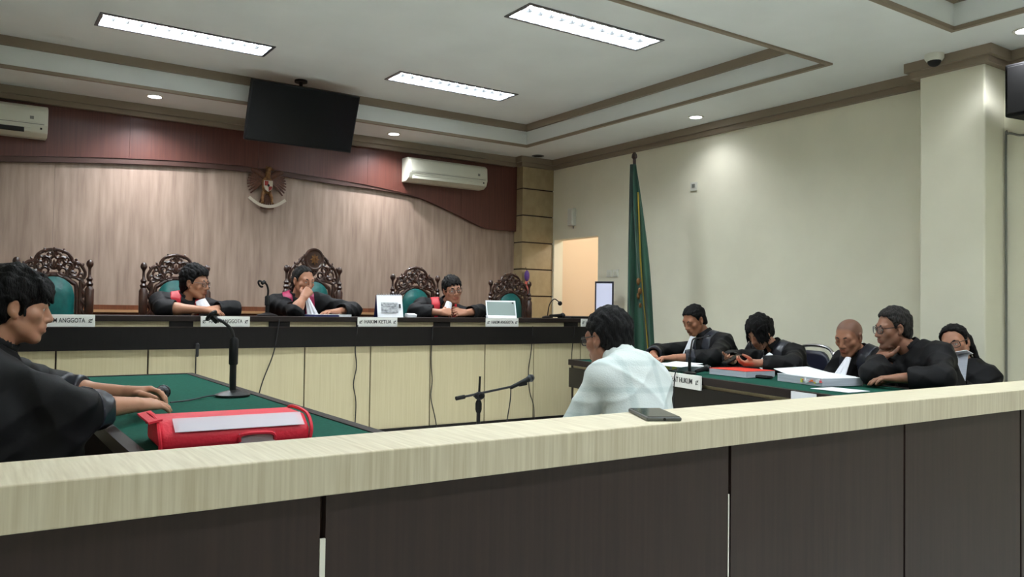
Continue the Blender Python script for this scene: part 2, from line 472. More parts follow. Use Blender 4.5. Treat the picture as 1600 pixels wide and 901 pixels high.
# ------------------------------------------------------------------ public rail in the foreground
RZ, RY0, RY1 = 0.963, 1.50, 1.722
RX0, RX1 = -0.95, 5.6
rail = thing('public_rail', 'long low barrier with cream wood top and dark brown panels across the foreground', 'barrier', ((RX0 + RX1) / 2, (RY0 + RY1) / 2, 0))
ox, oy = rail.location.x, rail.location.y
cap = MB().box((RX0 - ox, RY0 - oy, RZ - .078), (RX1 - ox, RY1 - oy, RZ)).build('top_board', 'rail_laminate', rail, bevel=.003)
gx = [RX0, 0.0 - .59, 0.0, .600, 1.785, 2.665, 3.50, 4.4, 5.6]
for a, c in zip(gx[:-1], gx[1:]):
    MB().box((a + .006 - ox, RY0 + .03 - oy, .06), (c - .006 - ox, RY0 + .05 - oy, RZ - .078)).build('panel', 'dark_panel', rail)
    MB().box((a + .006 - ox, RY1 - .05 - oy, .06), (c - .006 - ox, RY1 - .03 - oy, RZ - .078)).build('rear_panel', 'dark_panel', rail)
MB().box((RX0 - ox, RY0 + .05 - oy, .0), (RX1 - ox, RY1 - .05 - oy, RZ - .078)).build('core', 'groove', rail)
MB().box((RX0 - ox, RY0 + .02 - oy, .0), (RX1 - ox, RY1 - .02 - oy, .06)).build('plinth', 'black_laminate', rail)
for x, w in ((.600, .011), (1.780, .004)):
    MB().box((x - w / 2 - ox, RY0 + .028 - oy, .06), (x + w / 2 - ox, RY0 + .034 - oy, RZ - .078 - (.09 if w > .01 else .14))).build('metal_strip', 'white_plastic', rail)

# ------------------------------------------------------------------ raised platform and judges' bench
BY = 6.4
struct(MB().box((XL, BY + .06, 0), (PX0 - .02, YB, .20)).build("floor_platform", 'dado_wood'))
BX0, BX1 = -0.62, 5.62
bench = thing('judges_bench', 'long dark topped bench with cream front panels below the judges', 'bench', ((BX0 + BX1) / 2, BY, 0))
ox = bench.location.x
ofs = lambda m, nme, mt, **k: m.build(nme, mt, bench, **k)
ofs(MB().box((BX0 - ox, .06, 0), (BX1 - ox, .09, 1.085)), 'backing', 'groove')
ofs(MB().box((BX0 - ox, .03, 0), (BX1 - ox, .1, .20)), 'plinth', 'black_laminate')
gaps = [BX0, -.03, .559, 1.153, 1.748, 2.342, 2.925, 3.507, 4.088, 4.653, 5.24, BX1]
for a, c in zip(gaps[:-1], gaps[1:]):
    ofs(MB().box((a + .006 - ox, .04, .20), (c - .006 - ox, .06, .93)), 'panel', 'cream_laminate')
ofs(MB().box((BX0 - .02 - ox, 0, .918), (BX1 + .02 - ox, .10, 1.082)), 'fascia', 'black_laminate', bevel=.003)
ofs(MB().box((BX0 - .02 - ox, -.006, 1.076), (BX1 + .02 - ox, .10, 1.084)), 'fascia_ledge', 'dark_edge')
ofs(MB().box((BX0 - ox, .075, 1.084), (BX1 - ox, .09, 1.128)), 'riser', 'cream_laminate')
for k in range(8):
    x = -.2 + k * .75
    ofs(MB().box((x - ox, .06, 1.084), (x + .17 - ox, .08, 1.128)), 'spacer_block', 'black_laminate')
ofs(MB().box((BX0 - .02 - ox, .05, 1.125), (BX1 + .02 - ox, .50, 1.166)), 'worktop', 'dark_edge', bevel=.003)
for x in (BX0 + .02, 1.45, 3.3, BX1 - .02):
    ofs(MB().box((x - .02 - ox, .09, .20), (x + .02 - ox, .46, 1.125)), 'support', 'dark_edge')

# ------------------------------------------------------------------ tables of prosecution and defence
def court_table(name, label, L, Dp, loc, rz):
    t = thing(name, label, 'table', loc, rz)
    h = .80
    e = .045
    MB().box((e, e, h - .03), (L - e, Dp - e, h - .004)).build('felt_top', 'green_felt', t)
    fr = MB().box((0, 0, h - .05), (L, e, h)).box((0, Dp - e, h - .05), (L, Dp, h)).box((0, e, h - .05), (e, Dp - e, h)).box((L - e, e, h - .05), (L, Dp - e, h))
    fr.build('edge_frame', 'dark_edge', t)
    MB().box((.03, .03, h - .075), (L - .03, .05, h - .05)).build('shadow_gap', 'cream_laminate', t)
    MB().box((.015, .0, h - .25), (L - .015, .03, h - .075)).build('fascia', 'black_laminate', t)
    k = max(2, round(L / .6)); w = (L - .1) / k
    for i in range(k):
        MB().box((.05 + i * w + .004, .03, .08), (.05 + (i + 1) * w - .004, .05, h - .25)).build('front_panel', 'cream_laminate', t)
    for x in (0.01, L - .05):
        MB().box((x, .03, 0), (x + .04, Dp - .03, h - .05)).build('side_panel', 'dark_edge', t)
    MB().box((.05, Dp * .5, .45), (L - .05, Dp * .5 + .02, h - .05)).build('stretcher', 'dark_edge', t)
    return t
# defence table: local x runs from the far end towards the rail, local y away from the witness
DA = Vector((4.629, 5.862, 0)); DD = Vector((-.20008, -.97978, 0)); DN = Vector((.97978, -.20008, 0))
DROT = math.atan2(DD.y, DD.x)
court_table('defence_table', 'long green topped table with dark front where the defence sits', 3.35, .84, DA, DROT)
def dpt(s, o, z=0.80): 
    p = DA + DD * s + DN * o
    return Vector((p.x, p.y, z))
# prosecution table: fascia towards the witness (+X)
court_table('prosecution_table', 'green topped table with dark edge in front of the prosecutor', 3.75, .85, (1.288, 1.90, 0), PI / 2)

# ------------------------------------------------------------------ name plates
def name_plate(text, label, loc, rz, w=.37, h=.078, bold=.0003):
    t = thing('name_plate', label, 'name plate', loc, rz, 'white name plates')
    MB().box((-w / 2, -.006, 0), (w / 2, .006, h)).build('board', 'sign_white', t, bevel=.002)
    lettering(text, h * .52, t, (0, -.0068, h * .52), (PI / 2, 0, 0), width=w * .68, bold=bold)
    for s in (-1, 1):
        m = MB()
        c = Vector((s * w * .43, -.0068, h * .5))
        # small ornament: looped leaf
        pts = [c + Vector((math.cos(a) * h * .13, 0, math.sin(a) * h * .13)) for a in np.linspace(.3, 5.6, 12)]
        m.tube(pts, .0022, 5); m.tube([c + Vector((-h * .16, 0, -h * .16)), c + Vector((h * .16, 0, h * .18))], .002, 5)
        m.build('ornament', 'ink', t)
    return t
JY = BY + .028
for x, txt, lab in ((.595, 'HAKIM ANGGOTA', 'white plate reading HAKIM ANGGOTA beside the prosecutor\'s face'), (1.70, 'HAKIM ANGGOTA', 'white plate reading HAKIM ANGGOTA below the judge in glasses looking sideways'),
                    (2.98, 'HAKIM KETUA', 'white plate reading HAKIM KETUA below the desk calendar'), (4.27, 'HAKIM ANGGOTA', 'white plate reading HAKIM ANGGOTA below the white tablet'), (5.42, 'HAKIM ANGGOTA', 'white plate reading HAKIM ANGGOTA at the right end of the bench')):
    name_plate(txt, lab, (x, JY, 1.0845), 0, w=.40 if x < 1 else .37, h=.086 if x < 1 else .08)
p = dpt(1.745, -.012, .712)
name_plate('PENASEHAT HUKUM', 'white plate reading PENASEHAT HUKUM on the defence table', (p.x, p.y, .712), DROT, w=.60, h=.10)

# ------------------------------------------------------------------ carved judges' chairs
def spiral(c, r0, turns, a0, sgn, n=16, k=.25):
    return [(c[0] + sgn * math.cos(a0 + 2 * PI * turns * i / n) * r0 * (1 - (1 - k) * i / n), 0, c[1] + math.sin(a0 + 2 * PI * turns * i / n) * r0 * (1 - (1 - k) * i / n)) for i in range(n + 1)]
def carved_chair(medallion=False):
    t = thing('carved_chair', '', 'chair')
    hw = .26                                    # half spacing of the posts
    for s in (-1, 1):
        po = MB()
        po.box((s * hw - .028, -.028, .40), (s * hw + .028, .028, .62))
        po.lathe([(.022, .62), (.03, .64), (.02, .67), (.024, .76), (.03, .80), (.022, .83), (.034, .86), (.036, .90), (.036, 1.02), (.022, 1.04), (.03, 1.06), (.018, 1.075), (.026, 1.095)], (s * hw, 0, 0), 12)
        post = po.build('post', 'carved_wood', t, True)
        MB().lathe([(.026, 1.095), (.012, 1.115), (.011, 1.16), (.014, 1.175), (.026, 1.19), (.028, 1.205), (.022, 1.222), (.008, 1.232)], (s * hw, 0, 0), 12).build('finial', 'carved_wood', post, True)
        # scalloped side rail beside the leather
        sr = MB()
        for k in range(9):
            z = .52 + k * .068
            sr.tube([(s * .205, 0, z - .04), (s * .222, 0, z - .015), (s * .2, 0, z + .015), (s * .205, 0, z + .04)], [.012, .02, .018, .012], 7, flat=.8)
        sr.tube([(s * .195, 0, .44), (s * .195, 0, 1.10)], .014, 8)
        for z in (.6, .82, 1.0): sr.tube([(s * .2, 0, z), (s * hw, 0, z)], .01, 6)
        sr.build('side_rail', 'carved_wood', t, True)
        # arm and its support
        ar = MB().tube(spline([(s * hw, 0, .72), (s * (hw + .02), -.16, .73), (s * (hw + .03), -.34, .71), (s * (hw + .03), -.42, .69)], 4), .026, 8, flat=.7)
        ar.ball((s * (hw + .03), -.43, .68), .035)
        ar.build('armrest', 'carved_wood', t, True)
        MB().lathe([(.024, .46), (.03, .5), (.018, .56), (.026, .62), (.02, .68)], (s * (hw + .02), -.38, 0), 10).build('arm_support', 'carved_wood', t, True)
        for y in (0, -.44):
            MB().lathe([(.02, 0), (.026, .03), (.018, .08), (.03, .2), (.022, .26), (.034, .34), (.03, .42)], (s * hw, y, 0), 10).build('leg', 'carved_wood', t, True)
    # leather back: arched, domed
    n = 14; rows = []
    m = MB()
    W, Z0, Z1 = .150, .46, 1.105
    N = 18; K = 12
    vs = []
    for i in range(K + 1):
        for j in range(N + 1):
            u = -1 + 2 * j / N
            v = i / K
            top = Z1 - .13 * (1 - math.sqrt(max(0, 1 - u * u)))
            z = Z0 + (top - Z0) * v
            dome = .045 * (1 - u ** 4) * (1 - (2 * v - 1) ** 6)
            vs.append((u * W, -.012 - dome, z))
    fs = [(i * (N + 1) + j, i * (N + 1) + j + 1, (i + 1) * (N + 1) + j + 1, (i + 1) * (N + 1) + j) for i in range(K) for j in range(N)]
    o = len(vs)
    vs += [(x, .012, z) for x, y, z in vs]
    fs += [tuple(o + q for q in reversed(f)) for f in fs]
    rim = [j for j in range(N + 1)] + [i * (N + 1) + N for i in range(1, K + 1)] + [K * (N + 1) + j for j in range(N - 1, -1, -1)] + [i * (N + 1) for i in range(K - 1, 0, -1)]
    fs += [(rim[q], rim[(q + 1) % len(rim)], rim[(q + 1) % len(rim)] + o, rim[q] + o) for q in range(len(rim))]
    m.add(vs, fs)
    m.build('leather_back', 'green_leather', t, True)
    bo = MB().tube(spline([(-.168, .004, .46), (-.168, .004, .98), (-.13, .004, 1.07), (0, .004, 1.118), (.13, .004, 1.07), (.168, .004, .98), (.168, .004, .46)], 6), .017, 8)
    bo.tube([(-.26, 0, .44), (.26, 0, .44)], .026, 8)
    bo.build('back_frame', 'carved_wood', t, True)
    # carved crest
    c = MB()
    Q = lambda z: 1.095 + (z - 1.03) * .78
    if medallion: out = [(.222, 1.03), (.235, 1.08), (.22, 1.15), (.19, 1.20), (.15, 1.23), (.13, 1.27), (.10, 1.30)]
    else: out = [(.215, 1.03), (.228, 1.08), (.208, 1.13), (.185, 1.165), (.135, 1.185), (.125, 1.215), (.095, 1.255), (.045, 1.278), (0, 1.285)]
    swirls = [(.155, 1.10, .050, 1.5, 2.4), (.1, 1.135, .040, 1.4, -.6), (.06, 1.09, .044, 1.4, 3.6), (.055, 1.175, .038, 1.4, .8), (.03, 1.235, .030, 1.2, 2.0), (.19, 1.055, .030, 1.2, 4.0), (.125, 1.06, .028, 1.2, 1.0), (.165, 1.145, .024, 1.2, .4), (.02, 1.13, .026, 1.2, 5.0), (.09, 1.20, .028, 1.2, 3.0)]
    for s in (-1, 1):
        c.tube(spline([(s * x, 0, Q(z)) for x, z in out], 4), .0125, 7, up=(0, 1, 0), flat=1.3)
        for cx, cz, r, tn, a0 in swirls:
            if medallion and cx < .07 and cz > 1.1: continue
            if medallion: cx *= 1.06; cz = 1.03 + (cz - 1.03) * 1.25
            c.tube([(s * cx + q[0], q[1], q[2]) for q in spiral((0, Q(cz)), r * .95, tn, a0, s)], [.0135 - .006 * i / 16 for i in range(17)], 6, up=(0, 1, 0), flat=1.2)
        for cx, cz, an in ((.205, 1.15, .9), (.155, 1.192, 1.1), (.11, 1.228, .8), (.065, 1.275, 1.2)):
            if medallion: cz += .03; cx += .025
            c.ball((s * cx, 0, Q(cz)), (.011, .012, .02), 8, 6, Matrix.Rotation(s * (PI / 2 - an), 3, 'Y'))
    c.tube(spline([(-.2, 0, Q(1.02)), (-.12, 0, Q(1.05)), (0, 0, Q(1.065)), (.12, 0, Q(1.05)), (.2, 0, Q(1.02))], 4), .013, 7)
    for a in (-.7, -.35, 0, .35, .7):
        c.ball((math.sin(a) * .04, 0, Q(1.10) + math.cos(a) * .04), (.01, .014, .038), 8, 6, Matrix.Rotation(a, 3, 'Y'))
    if not medallion: c.ball((0, -.004, 1.292), (.013, .014, .02), 8, 6)
    c.build('crest', 'carved_wood', t, True)
    if medallion:
        mz = 1.285
        d = MB().lathe([(.0, -.018), (.07, -.018), (.078, -.026), (.09, -.026), (.094, -.01), (.094, .015), (0, .015)], (0, -.005, mz), 28, (0, 1, 0)).build('medallion', 'carved_wood', t, True)
        st = MB()
        pts = [(math.sin(PI * k / 8) * (.045 if k % 2 == 0 else .026), math.cos(PI * k / 8) * (.045 if k % 2 == 0 else .026)) for k in range(16)]
        st.prism(pts, -.03, -.02, lambda u, v, w: (u, w, mz + v))
        st.lathe([(.012, -.036), (.018, -.036), (.018, -.03), (.012, -.03)], (0, 0, mz), 14, (0, 1, 0), True)
        st.build('star_relief', 'old_gold', d)
    se = MB().box((-.26, -.46, .34), (.26, .02, .38)); se.build('seat_frame', 'carved_wood', t, bevel=.006)
    MB().box((-.235, -.455, .38), (.235, -.03, .42)).build('seat_cushion', 'green_leather', t, True, bevel=.02)
    return t
CZ = .20
chairs = [(.612, 'empty carved chair with green leather back behind the prosecutor\'s head', 0, 1.143), (1.535, 'carved chair with green leather back behind the judge looking sideways', 0, 1.14), (2.768, 'tallest carved chair with star medallion behind the judge resting chin', 1, 1.165),
          (3.855, 'carved chair with green leather back behind the judge in red lapels leaning forward', 0, 1.13), (5.03, 'empty carved chair with green leather back at the right end', 0, 1.11)]
base = None
for x, lab, med, sc in chairs:
    if med: t = carved_chair(True)
    elif base is None: base = t = carved_chair()
    else: t = copy_tree(base)
    t.location = (x, 7.42, CZ); t.scale = (.99 if not med else 1.0, 1, sc); t['label'] = lab; t['category'] = 'chair'; t['group'] = 'carved judges\' chairs'
# ------------------------------------------------------------------ hanging television
TB, TT = Vector((2.615, 7.45, 2.764)), Vector((2.615, 7.24, 3.273))
tv = thing('television', 'large flat black television hanging tilted from the ceiling', 'television', (2.615, 7.4, 2.76))
cen = (TB + TT) / 2 - tv.location
up = (TT - TB).normalized(); hz = (TT - TB).length / 2
nrm = Vector((1, 0, 0)).cross(up)            # faces the room (-Y, down)
if nrm.y > 0: nrm = -nrm
W2 = .517
MB().obox(cen - nrm * .025, Vector((W2, 0, 0)), up * hz, nrm * .025).build('case', 'black_plastic', tv, bevel=.004)
MB().obox(cen + nrm * .001, Vector((W2 - .012, 0, 0)), up * (hz - .014), nrm * .0015).build('screen', 'screen_black', tv)
MB().obox(cen - nrm * .065, Vector((.1, 0, 0)), up * .1, nrm * .02).build('mount_plate', 'black_metal', tv)
q = cen - nrm * .085
MB().tube([q, q + Vector((0, .02, .06)), (q.x, q.y + .02, ZT - tv.location.z)], .018, 8).build('ceiling_pole', 'black_metal', tv, True)
MB().lathe([(.06, -.02), (.06, 0)], (q.x, q.y + .02, ZT - tv.location.z), 16).build('ceiling_flange', 'black_metal', tv)

# ------------------------------------------------------------------ air conditioners
def air_con(label, x0, x1, zb, zt, open_flap):
    t = thing('air_conditioner', label, 'air conditioner', ((x0 + x1) / 2, YB - .07, zb), 0, 'wall air conditioners')
    w = (x1 - x0) / 2; h = zt - zb
    prof = [(0, 0), (0, h), (-.14, h), (-.185, h - .03), (-.195, h * .35), (-.17, h * .12), (-.11, 0)]
    MB().prism(prof, -w, w, lambda u, v, s: (s, u, v)).build('body', 'ac_white', t, bevel=.008)
    MB().obox((0, -.193, h * .62), (w - .02, 0, 0), (0, .004, 0), (0, 0, h * .2)).build('front_panel', 'ac_white', t, bevel=.003)
    MB().box((-w + .03, -.197, h * .37), (w - .03, -.188, h * .39)).build('seam', 'ac_grey', t)
    lv = 'dark_void' if open_flap else 'ac_white'
    MB().obox((-.06 if open_flap else 0, -.178, h * .2), (w - .12 if open_flap else w - .05, 0, 0), (0, .008, -.003), (0, .006, .026)).build('air_outlet', lv, t)
    for k in (0, 1):
        MB().obox((-.03, -.184 + k * .01, h * (.27 - .12 * k)), (w - .1, 0, 0), (0, .005, -.002), (0, .001, .006)).build('louvre', 'ac_white', t)
    MB().box((w - .14, -.199, h * .52), (w - .11, -.196, h * .62)).build('badge', 'ac_grey', t)
    MB().box((w - .06, -.19, h * .22), (w - .045, -.176, h * .28)).build('display', 'dark_void', t)
    return t
air_con('white wall air conditioner cut off by the left picture edge', -.42, .60, 2.71, 2.985, True)
air_con('white wall air conditioner right of the television', 4.15, 5.20, 2.69, 2.965, False)

# ------------------------------------------------------------------ national emblem on the back wall
em = thing('wall_emblem', 'bronze eagle emblem with spread wings and white scroll on the back wall', 'emblem', (2.61, YB - .02, 2.24))
H = .47
for s in (-1, 1):
    wg = MB()
    for k in range(9):
        a = .18 + k * .19
        p0 = Vector((s * .035, -.03, .30)); ln = .185 - .004 * k
        mid = p0 + Vector((s * math.cos(a - 1.15) * ln * .62, -.012, math.sin(a - 1.15) * ln * .5 + .03))
        end = p0 + Vector((s * math.cos(a - .95) * ln, 0, math.sin(a - .95) * ln))
        wg.tube([p0, mid, end], [.014, .02, .007], 7, up=(0, 1, 0), flat=.5)
    wg.tube(spline([(s * .03, -.04, .35), (s * .11, -.045, .40), (s * .185, -.03, .42)], 4), [.03] * 5 + [.025, .02, .014, .006], 8, up=(0, 1, 0), flat=.6)
    wg.build('wing', 'emblem_brown', em, True)
    lg = MB().tube([(s * .03, -.03, .2), (s * .05, -.045, .13), (s * .05, -.05, .09)], [.022, .016, .012], 8)
    for d in (-.015, 0, .015): lg.tube([(s * .05, -.05, .095), (s * .05 + d, -.065, .075)], .006, 5)
    lg.build('leg', 'old_gold', em, True)
MB().ball((0, -.04, .27), (.06, .035, .1)).build('body', 'old_gold', em, True)
tl = MB()
for k in range(-3, 4):
    tl.tube([(k * .008, -.02, .2), (k * .017, -.025, .12), (k * .024, -.018, .05 + abs(k) * .008)], [.012, .014, .006], 6, up=(0, 1, 0), flat=.5)
tl.build('tail', 'emblem_brown', em, True)
hd = MB().tube(spline([(0, -.045, .34), (.004, -.055, .40), (.012, -.055, .43)], 3), [.03, .028, .027, .027, .026, .025, .024], 8)
hd.ball((.018, -.055, .435), (.03, .026, .026)); hd.tube([(.035, -.055, .437), (.056, -.055, .43), (.06, -.055, .418)], [.013, .009, .003], 6)
for k in range(3): hd.tube([(0, -.05, .45), (-.016 - .008 * k, -.05, .468 - .014 * k)], [.008, .003], 5)
hd.build('head', 'old_gold', em, True)
shp = [(-.045, .31), (.045, .31), (.045, .25), (.03, .215), (0, .195), (-.03, .215), (-.045, .25)]
sh = MB().prism(shp, -.085, -.07, lambda u, v, w: (u, w, v)).build('shield', 'ribbon_white', em)
MB().prism([(-.04, .305), (-.002, .305), (-.002, .256), (-.04, .256)], -.088, -.084, lambda u, v, w: (u, w, v)).build('shield_field', 'emblem_red', sh)
MB().prism([(.002, .25), (.04, .25), (.028, .218), (.002, .2)], -.088, -.084, lambda u, v, w: (u, w, v)).build('shield_field', 'emblem_red', sh)
MB().prism([(-.012, .262), (0, .275), (.012, .262), (.007, .246), (-.007, .246)], -.09, -.086, lambda u, v, w: (u, w, v)).build('shield_star', 'dark_void', sh)
rb = MB()
pts = [(-.19, .125), (-.13, .082), (-.065, .052), (0, .044), (.065, .052), (.13, .082), (.19, .125)]
sp = spline([(x, -.06, z) for x, z in pts], 4)
for a, c in zip(sp[:-1], sp[1:]):
    d = (c - a); nn = Vector((-d.z, 0, d.x)).normalized() * .015
    rb.obox((a + c) / 2, d / 2 * 1.04, (0, .006, 0), nn)
rb.build('scroll', 'ribbon_white', em)
MB().tube(spline([(-.07, -.05, .028), (0, -.05, .018), (.07, -.05, .028)], 4), .006, 6).build('scroll_fold', 'emblem_brown', em, True)

# ------------------------------------------------------------------ flag, display, wall fittings
fl = thing('flag', 'dark green court flag with gold fringe hanging on a tall pole', 'flag', (5.66, 6.02, 0))
MB().lathe([(.17, 0), (.17, .03), (.1, .05), (.05, .09), (.03, .1)], n=18).build('pole_base', 'carved_wood', fl, True)
top = Vector((.0, .10, 2.80))
MB().tube([(0, 0, .05), tuple(top)], .017, 10).build('pole', 'carved_wood', fl, True)
MB().lathe([(.014, 0), (.03, .02), (.026, .05), (.01, .075)], tuple(top), 12).build('finial', 'carved_wood', fl, True)
MB().tube([top + Vector((0, 0, -.04)), top + Vector((-.05, -.03, -.07))], .006, 6).build('tie', 'flag_dark', fl)
vw = Vector((.72, -.69, 0)); vd = Vector((.69, .72, 0))     # across and away from the camera
NZ, NS = 44, 60
def cloth(z):
    k = max(0.0, (2.72 - z) / 2.05)
    return .05 + .19 * min(1, k) ** .8
vs = []; 
for i in range(NZ + 1):
    z = 2.74 - 2.1 * i / NZ
    w = cloth(z); a = .015 + .05 * min(1, i / NZ * 1.6)
    ctr = top * (z / 2.80)
    for j in range(NS + 1):
        u = j / NS
        x = -.25 * w - .02 + u * w * 1.15 + .012 * math.sin(9 * u + z * 3)
        y = -.03 - a * (.5 + .5 * math.sin(u * 4.6 * PI + z * .6)) - .02 * u
        vs.append(Vector((ctr.x, ctr.y, z)) + vw * x + vd * y)
fs = [(i * (NS + 1) + j, i * (NS + 1) + j + 1, (i + 1) * (NS + 1) + j + 1, (i + 1) * (NS + 1) + j) for i in range(NZ) for j in range(NS)]
cl = MB().add(vs, fs).build('cloth', 'flag_green', fl, True)
md = cl.modifiers.new('thick', 'SOLIDIFY'); md.thickness = .004
jj = 40
MB().tube([vs[i * (NS + 1) + jj] + vd * -.012 for i in range(6, NZ + 1)], .009, 6).build('fringe', 'gold', fl, True)
hem = MB()
for j in range(0, NS + 1, 1):
    p = vs[NZ * (NS + 1) + j]; hem.tube([p, p + Vector((0, 0, -.035))], .004, 4)
hem.build('hem_fringe', 'gold', fl)
eb = MB()
for zz, jx, r in ((1.50, 24, .032), (1.44, 27, .028), (1.37, 23, .03), (1.30, 26, .022)):
    i = int((2.74 - zz) / 2.1 * NZ); p = vs[i * (NS + 1) + jx] - vd * .014
    eb.ball(p, (r, r * .5, r * 1.2), 10, 8)
eb.build('embroidered_crest', 'old_gold', fl, True)
sl = MB()
for i in range(NZ):
    z = 2.74 - 2.1 * i / NZ; ctr = top * (z / 2.8)
    w = cloth(z)
sl.tube([Vector(((top * (z / 2.8)).x, (top * (z / 2.8)).y, z)) + vw * (-.25 * cloth(z) - .012) - vd * .045 for z in np.linspace(2.74, .8, 20)], [.02 + .014 * k / 19 for k in range(20)], 8).build('sleeve_fold', 'flag_dark', fl, True)

mo = thing('display_screen', 'portrait screen in dark blue frame standing by the doorway', 'screen', (6.0, 6.96, 0))
md_ = Vector((-.72, -.69, 0)); mr = Vector((.69, -.72, 0))
MB().obox((0, 0, 1.375), mr * .105, md_ * .018, (0, 0, .205)).build('frame', 'navy_frame', mo, bevel=.004)
MB().obox(Vector((0, 0, 1.38)) + md_ * .0185, mr * .088, md_ * .001, (0, 0, .178)).build('panel', 'screen_lit', mo)
MB().tube([(0, 0, .02), (0, 0, 1.2)], .02, 10).build('stand_pole', 'black_metal', mo, True)
MB().lathe([(.2, 0), (.2, .015), (.03, .03)], n=20).build('stand_base', 'black_metal', mo, True)

t = thing('wall_speaker', 'slim white box mounted high on the right wall', 'wall box', (6.24, 7.83, 2.29))
MB().box((-.06, -.055, 0), (0, .055, .215)).build('case', 'white_plastic', t, bevel=.012)
MB().box((-.064, -.04, .02), (-.06, .04, .19)).build('cover', 'white_plastic', t, bevel=.002)
MB().box((-.01, -.004, -.03), (0, .004, 0)).build('cable_stub', 'ac_grey', t)
t = thing('wall_socket', 'small square socket high on the blank right wall', 'socket', (6.24, 5.84, 2.5))
MB().box((-.012, -.045, 0), (0, .045, .09)).build('plate', 'white_plastic', t, bevel=.003)
MB().box((-.02, -.018, .035), (-.012, .018, .07)).build('insert', 'ac_grey', t)
for y, w in ((7.145, 'nearer the doorway'), (7.035, 'nearer the flag')):
    t = thing('light_switch', 'square white light switch %s' % w, 'switch', (6.24, y, 1.64), 0, 'light switches by the doorway')
    MB().box((-.012, -.045, 0), (0, .045, .085)).build('plate', 'white_plastic', t, bevel=.003)
    MB().box((-.018, -.025, .02), (-.012, .025, .065)).build('rocker', 'ac_white', t, bevel=.002)
t = thing('security_camera', 'small dome security camera under the ceiling at the near pillar', 'camera', (5.82, 3.12, ZC))
MB().lathe([(.065, 0), (.065, -.03), (.055, -.045), (.05, -.05)], n=20).build('base', 'white_plastic', t, True)
MB().ball((0, 0, -.05), (.046, .046, .04), 16, 10).build('dome', 'dark_void', t, True)
t = thing('loudspeaker', 'black loudspeaker bracketed high by the near pillar', 'loudspeaker', (5.96, 2.52, 2.60))
MB().prism([(-.13, -.12), (.13, -.12), (.09, .12), (-.09, .12)], 0, .36, lambda u, v, w: (v, u, w)).build('cabinet', 'black_plastic', t, bevel=.012)
MB().box((-.13, -.11, .02), (-.118, .11, .34)).build('grille', 'dark_void', t, bevel=.004)
MB().box((.1, -.03, .12), (.27, .03, .2)).build('bracket', 'black_metal', t)
tag(MB().tube(spline([(6.22, 2.5, 2.58), (6.225, 2.6, 2.54), (6.225, 2.72, 2.545), (6.225, 2.80, 2.57), (6.225, 2.815, 2.5), (6.225, 2.815, 1.6), (6.225, 2.815, .3), (6.225, 2.815, .02)], 6), .008, 6).build('speaker_cable', 'ac_grey', None, True), 'thin cable running down the wall beside the near pillar', 'cable')
t = thing('hanging_ornament', 'small purple and coral ornament hanging on the far pillar edge', 'ornament', (PX0 + .06, PY0, 1.42))
MB().ball((0, -.03, .25), (.04, .02, .07), 10, 8).build('head', 'purple', t, True)
MB().box((-.03, -.04, .02), (.03, -.02, .18)).build('ribbon', 'coral', t, bevel=.006)
MB().tube([(0, -.03, .3), (0, 0, .36)], .004, 5).build('string', 'ink', t)

# ------------------------------------------------------------------ microphones and cables
def gooseneck(label, base, pts, head, clip=True, group='gooseneck microphones'):
    # base on a surface; pts continue up from the collar; all in metres relative to the base
    t = thing('microphone_stand', label, 'microphone', base, 0, group)
    MB().lathe([(.085, 0), (.085, .008), (.06, .018), (.016, .03)], n=20).build('base', 'black_metal', t, True)
    z0 = pts[0][2]
    MB().tube([(0, 0, .02), (0, 0, z0 * .5), (0, 0, z0)], [.016, .016, .016], 10).build('stem', 'black_metal', t, True)
    MB().lathe([(.018, z0 * .55), (.022, z0 * .57), (.022, z0), (.014, z0 + .01)], n=12).build('collar', 'black_plastic', t, True)
    MB().tube(spline(pts, 6), .0085, 8).build('gooseneck', 'black_metal', t, True)
    e = Vector(pts[-1]); d = Vector(head).normalized()
    a = d.orthogonal().normalized(); c = d.cross(a)
    m = MB()
    ring = [e + d * .02 + a * math.cos(th) * .027 + c * math.sin(th) * .027 for th in np.linspace(.5, 5.8, 16)]
    m.tube(ring, .0085, 8); m.obox(e - d * .008, a * .011, c * .011, d * .018)
    m.build('clip', 'black_plastic', t, True)
    return t
def handheld(label, p, d, L=.16, group=None, name='microphone', fat=1.0):
    p = Vector(p); d = Vector(d).normalized()
    t = thing(name, label, 'microphone', p, 0, group)
    MB().lathe([(.011 * fat, 0), (.013 * fat, .01), (.014 * fat, L * .3), (.018 * fat, L * .68), (.021 * fat, L * .72)], (0, 0, 0), 12, d).build('handle', 'black_plastic', t, True)
    q = d.to_track_quat('Z', 'Y').to_matrix()
    MB().ball(d * (L * .72 + .022 * fat), (.026 * fat, .026 * fat, .03 * fat), 14, 10, q).build('grille', 'mic_mesh', t, True)
    MB().lathe([(.0265 * fat, L * .72 + .017 * fat), (.0275 * fat, L * .72 + .02 * fat), (.0275 * fat, L * .72 + .025 * fat), (.0265 * fat, L * .72 + .028 * fat)], (0, 0, 0), 14, d).build('band', 'black_metal', t, True)
    return t
gooseneck('black gooseneck stand with empty clip on the prosecution table', (1.135, 4.13, .80), [(0, 0, .28), (-.012, .01, .33), (-.05, .03, .37), (-.085, .05, .385)], (-.62, .38, .68))
gooseneck('black gooseneck stand with empty clip between the two left judges', (2.12, 6.74, 1.166), [(0, 0, .16), (.004, 0, .21), (-.004, 0, .25), (-.025, -.01, .275), (-.05, -.02, .275)], (-.8, -.3, -.4))
tag(MB().tube(spline([(.80, 3.92, .806), (.90, 3.98, .806), (1.0, 4.10, .806), (1.08, 4.14, .808), (1.15, 4.16, .815)], 6), .004, 6).build('microphone_cable', 'ink', None, True), 'thin dark cable lying between hand microphone and table stand', 'cable')
handheld('hand microphone with round grille beside the prosecutor\'s hands', (.70, 3.94, .834), (.58, .8, .03), .20, fat=1.25)

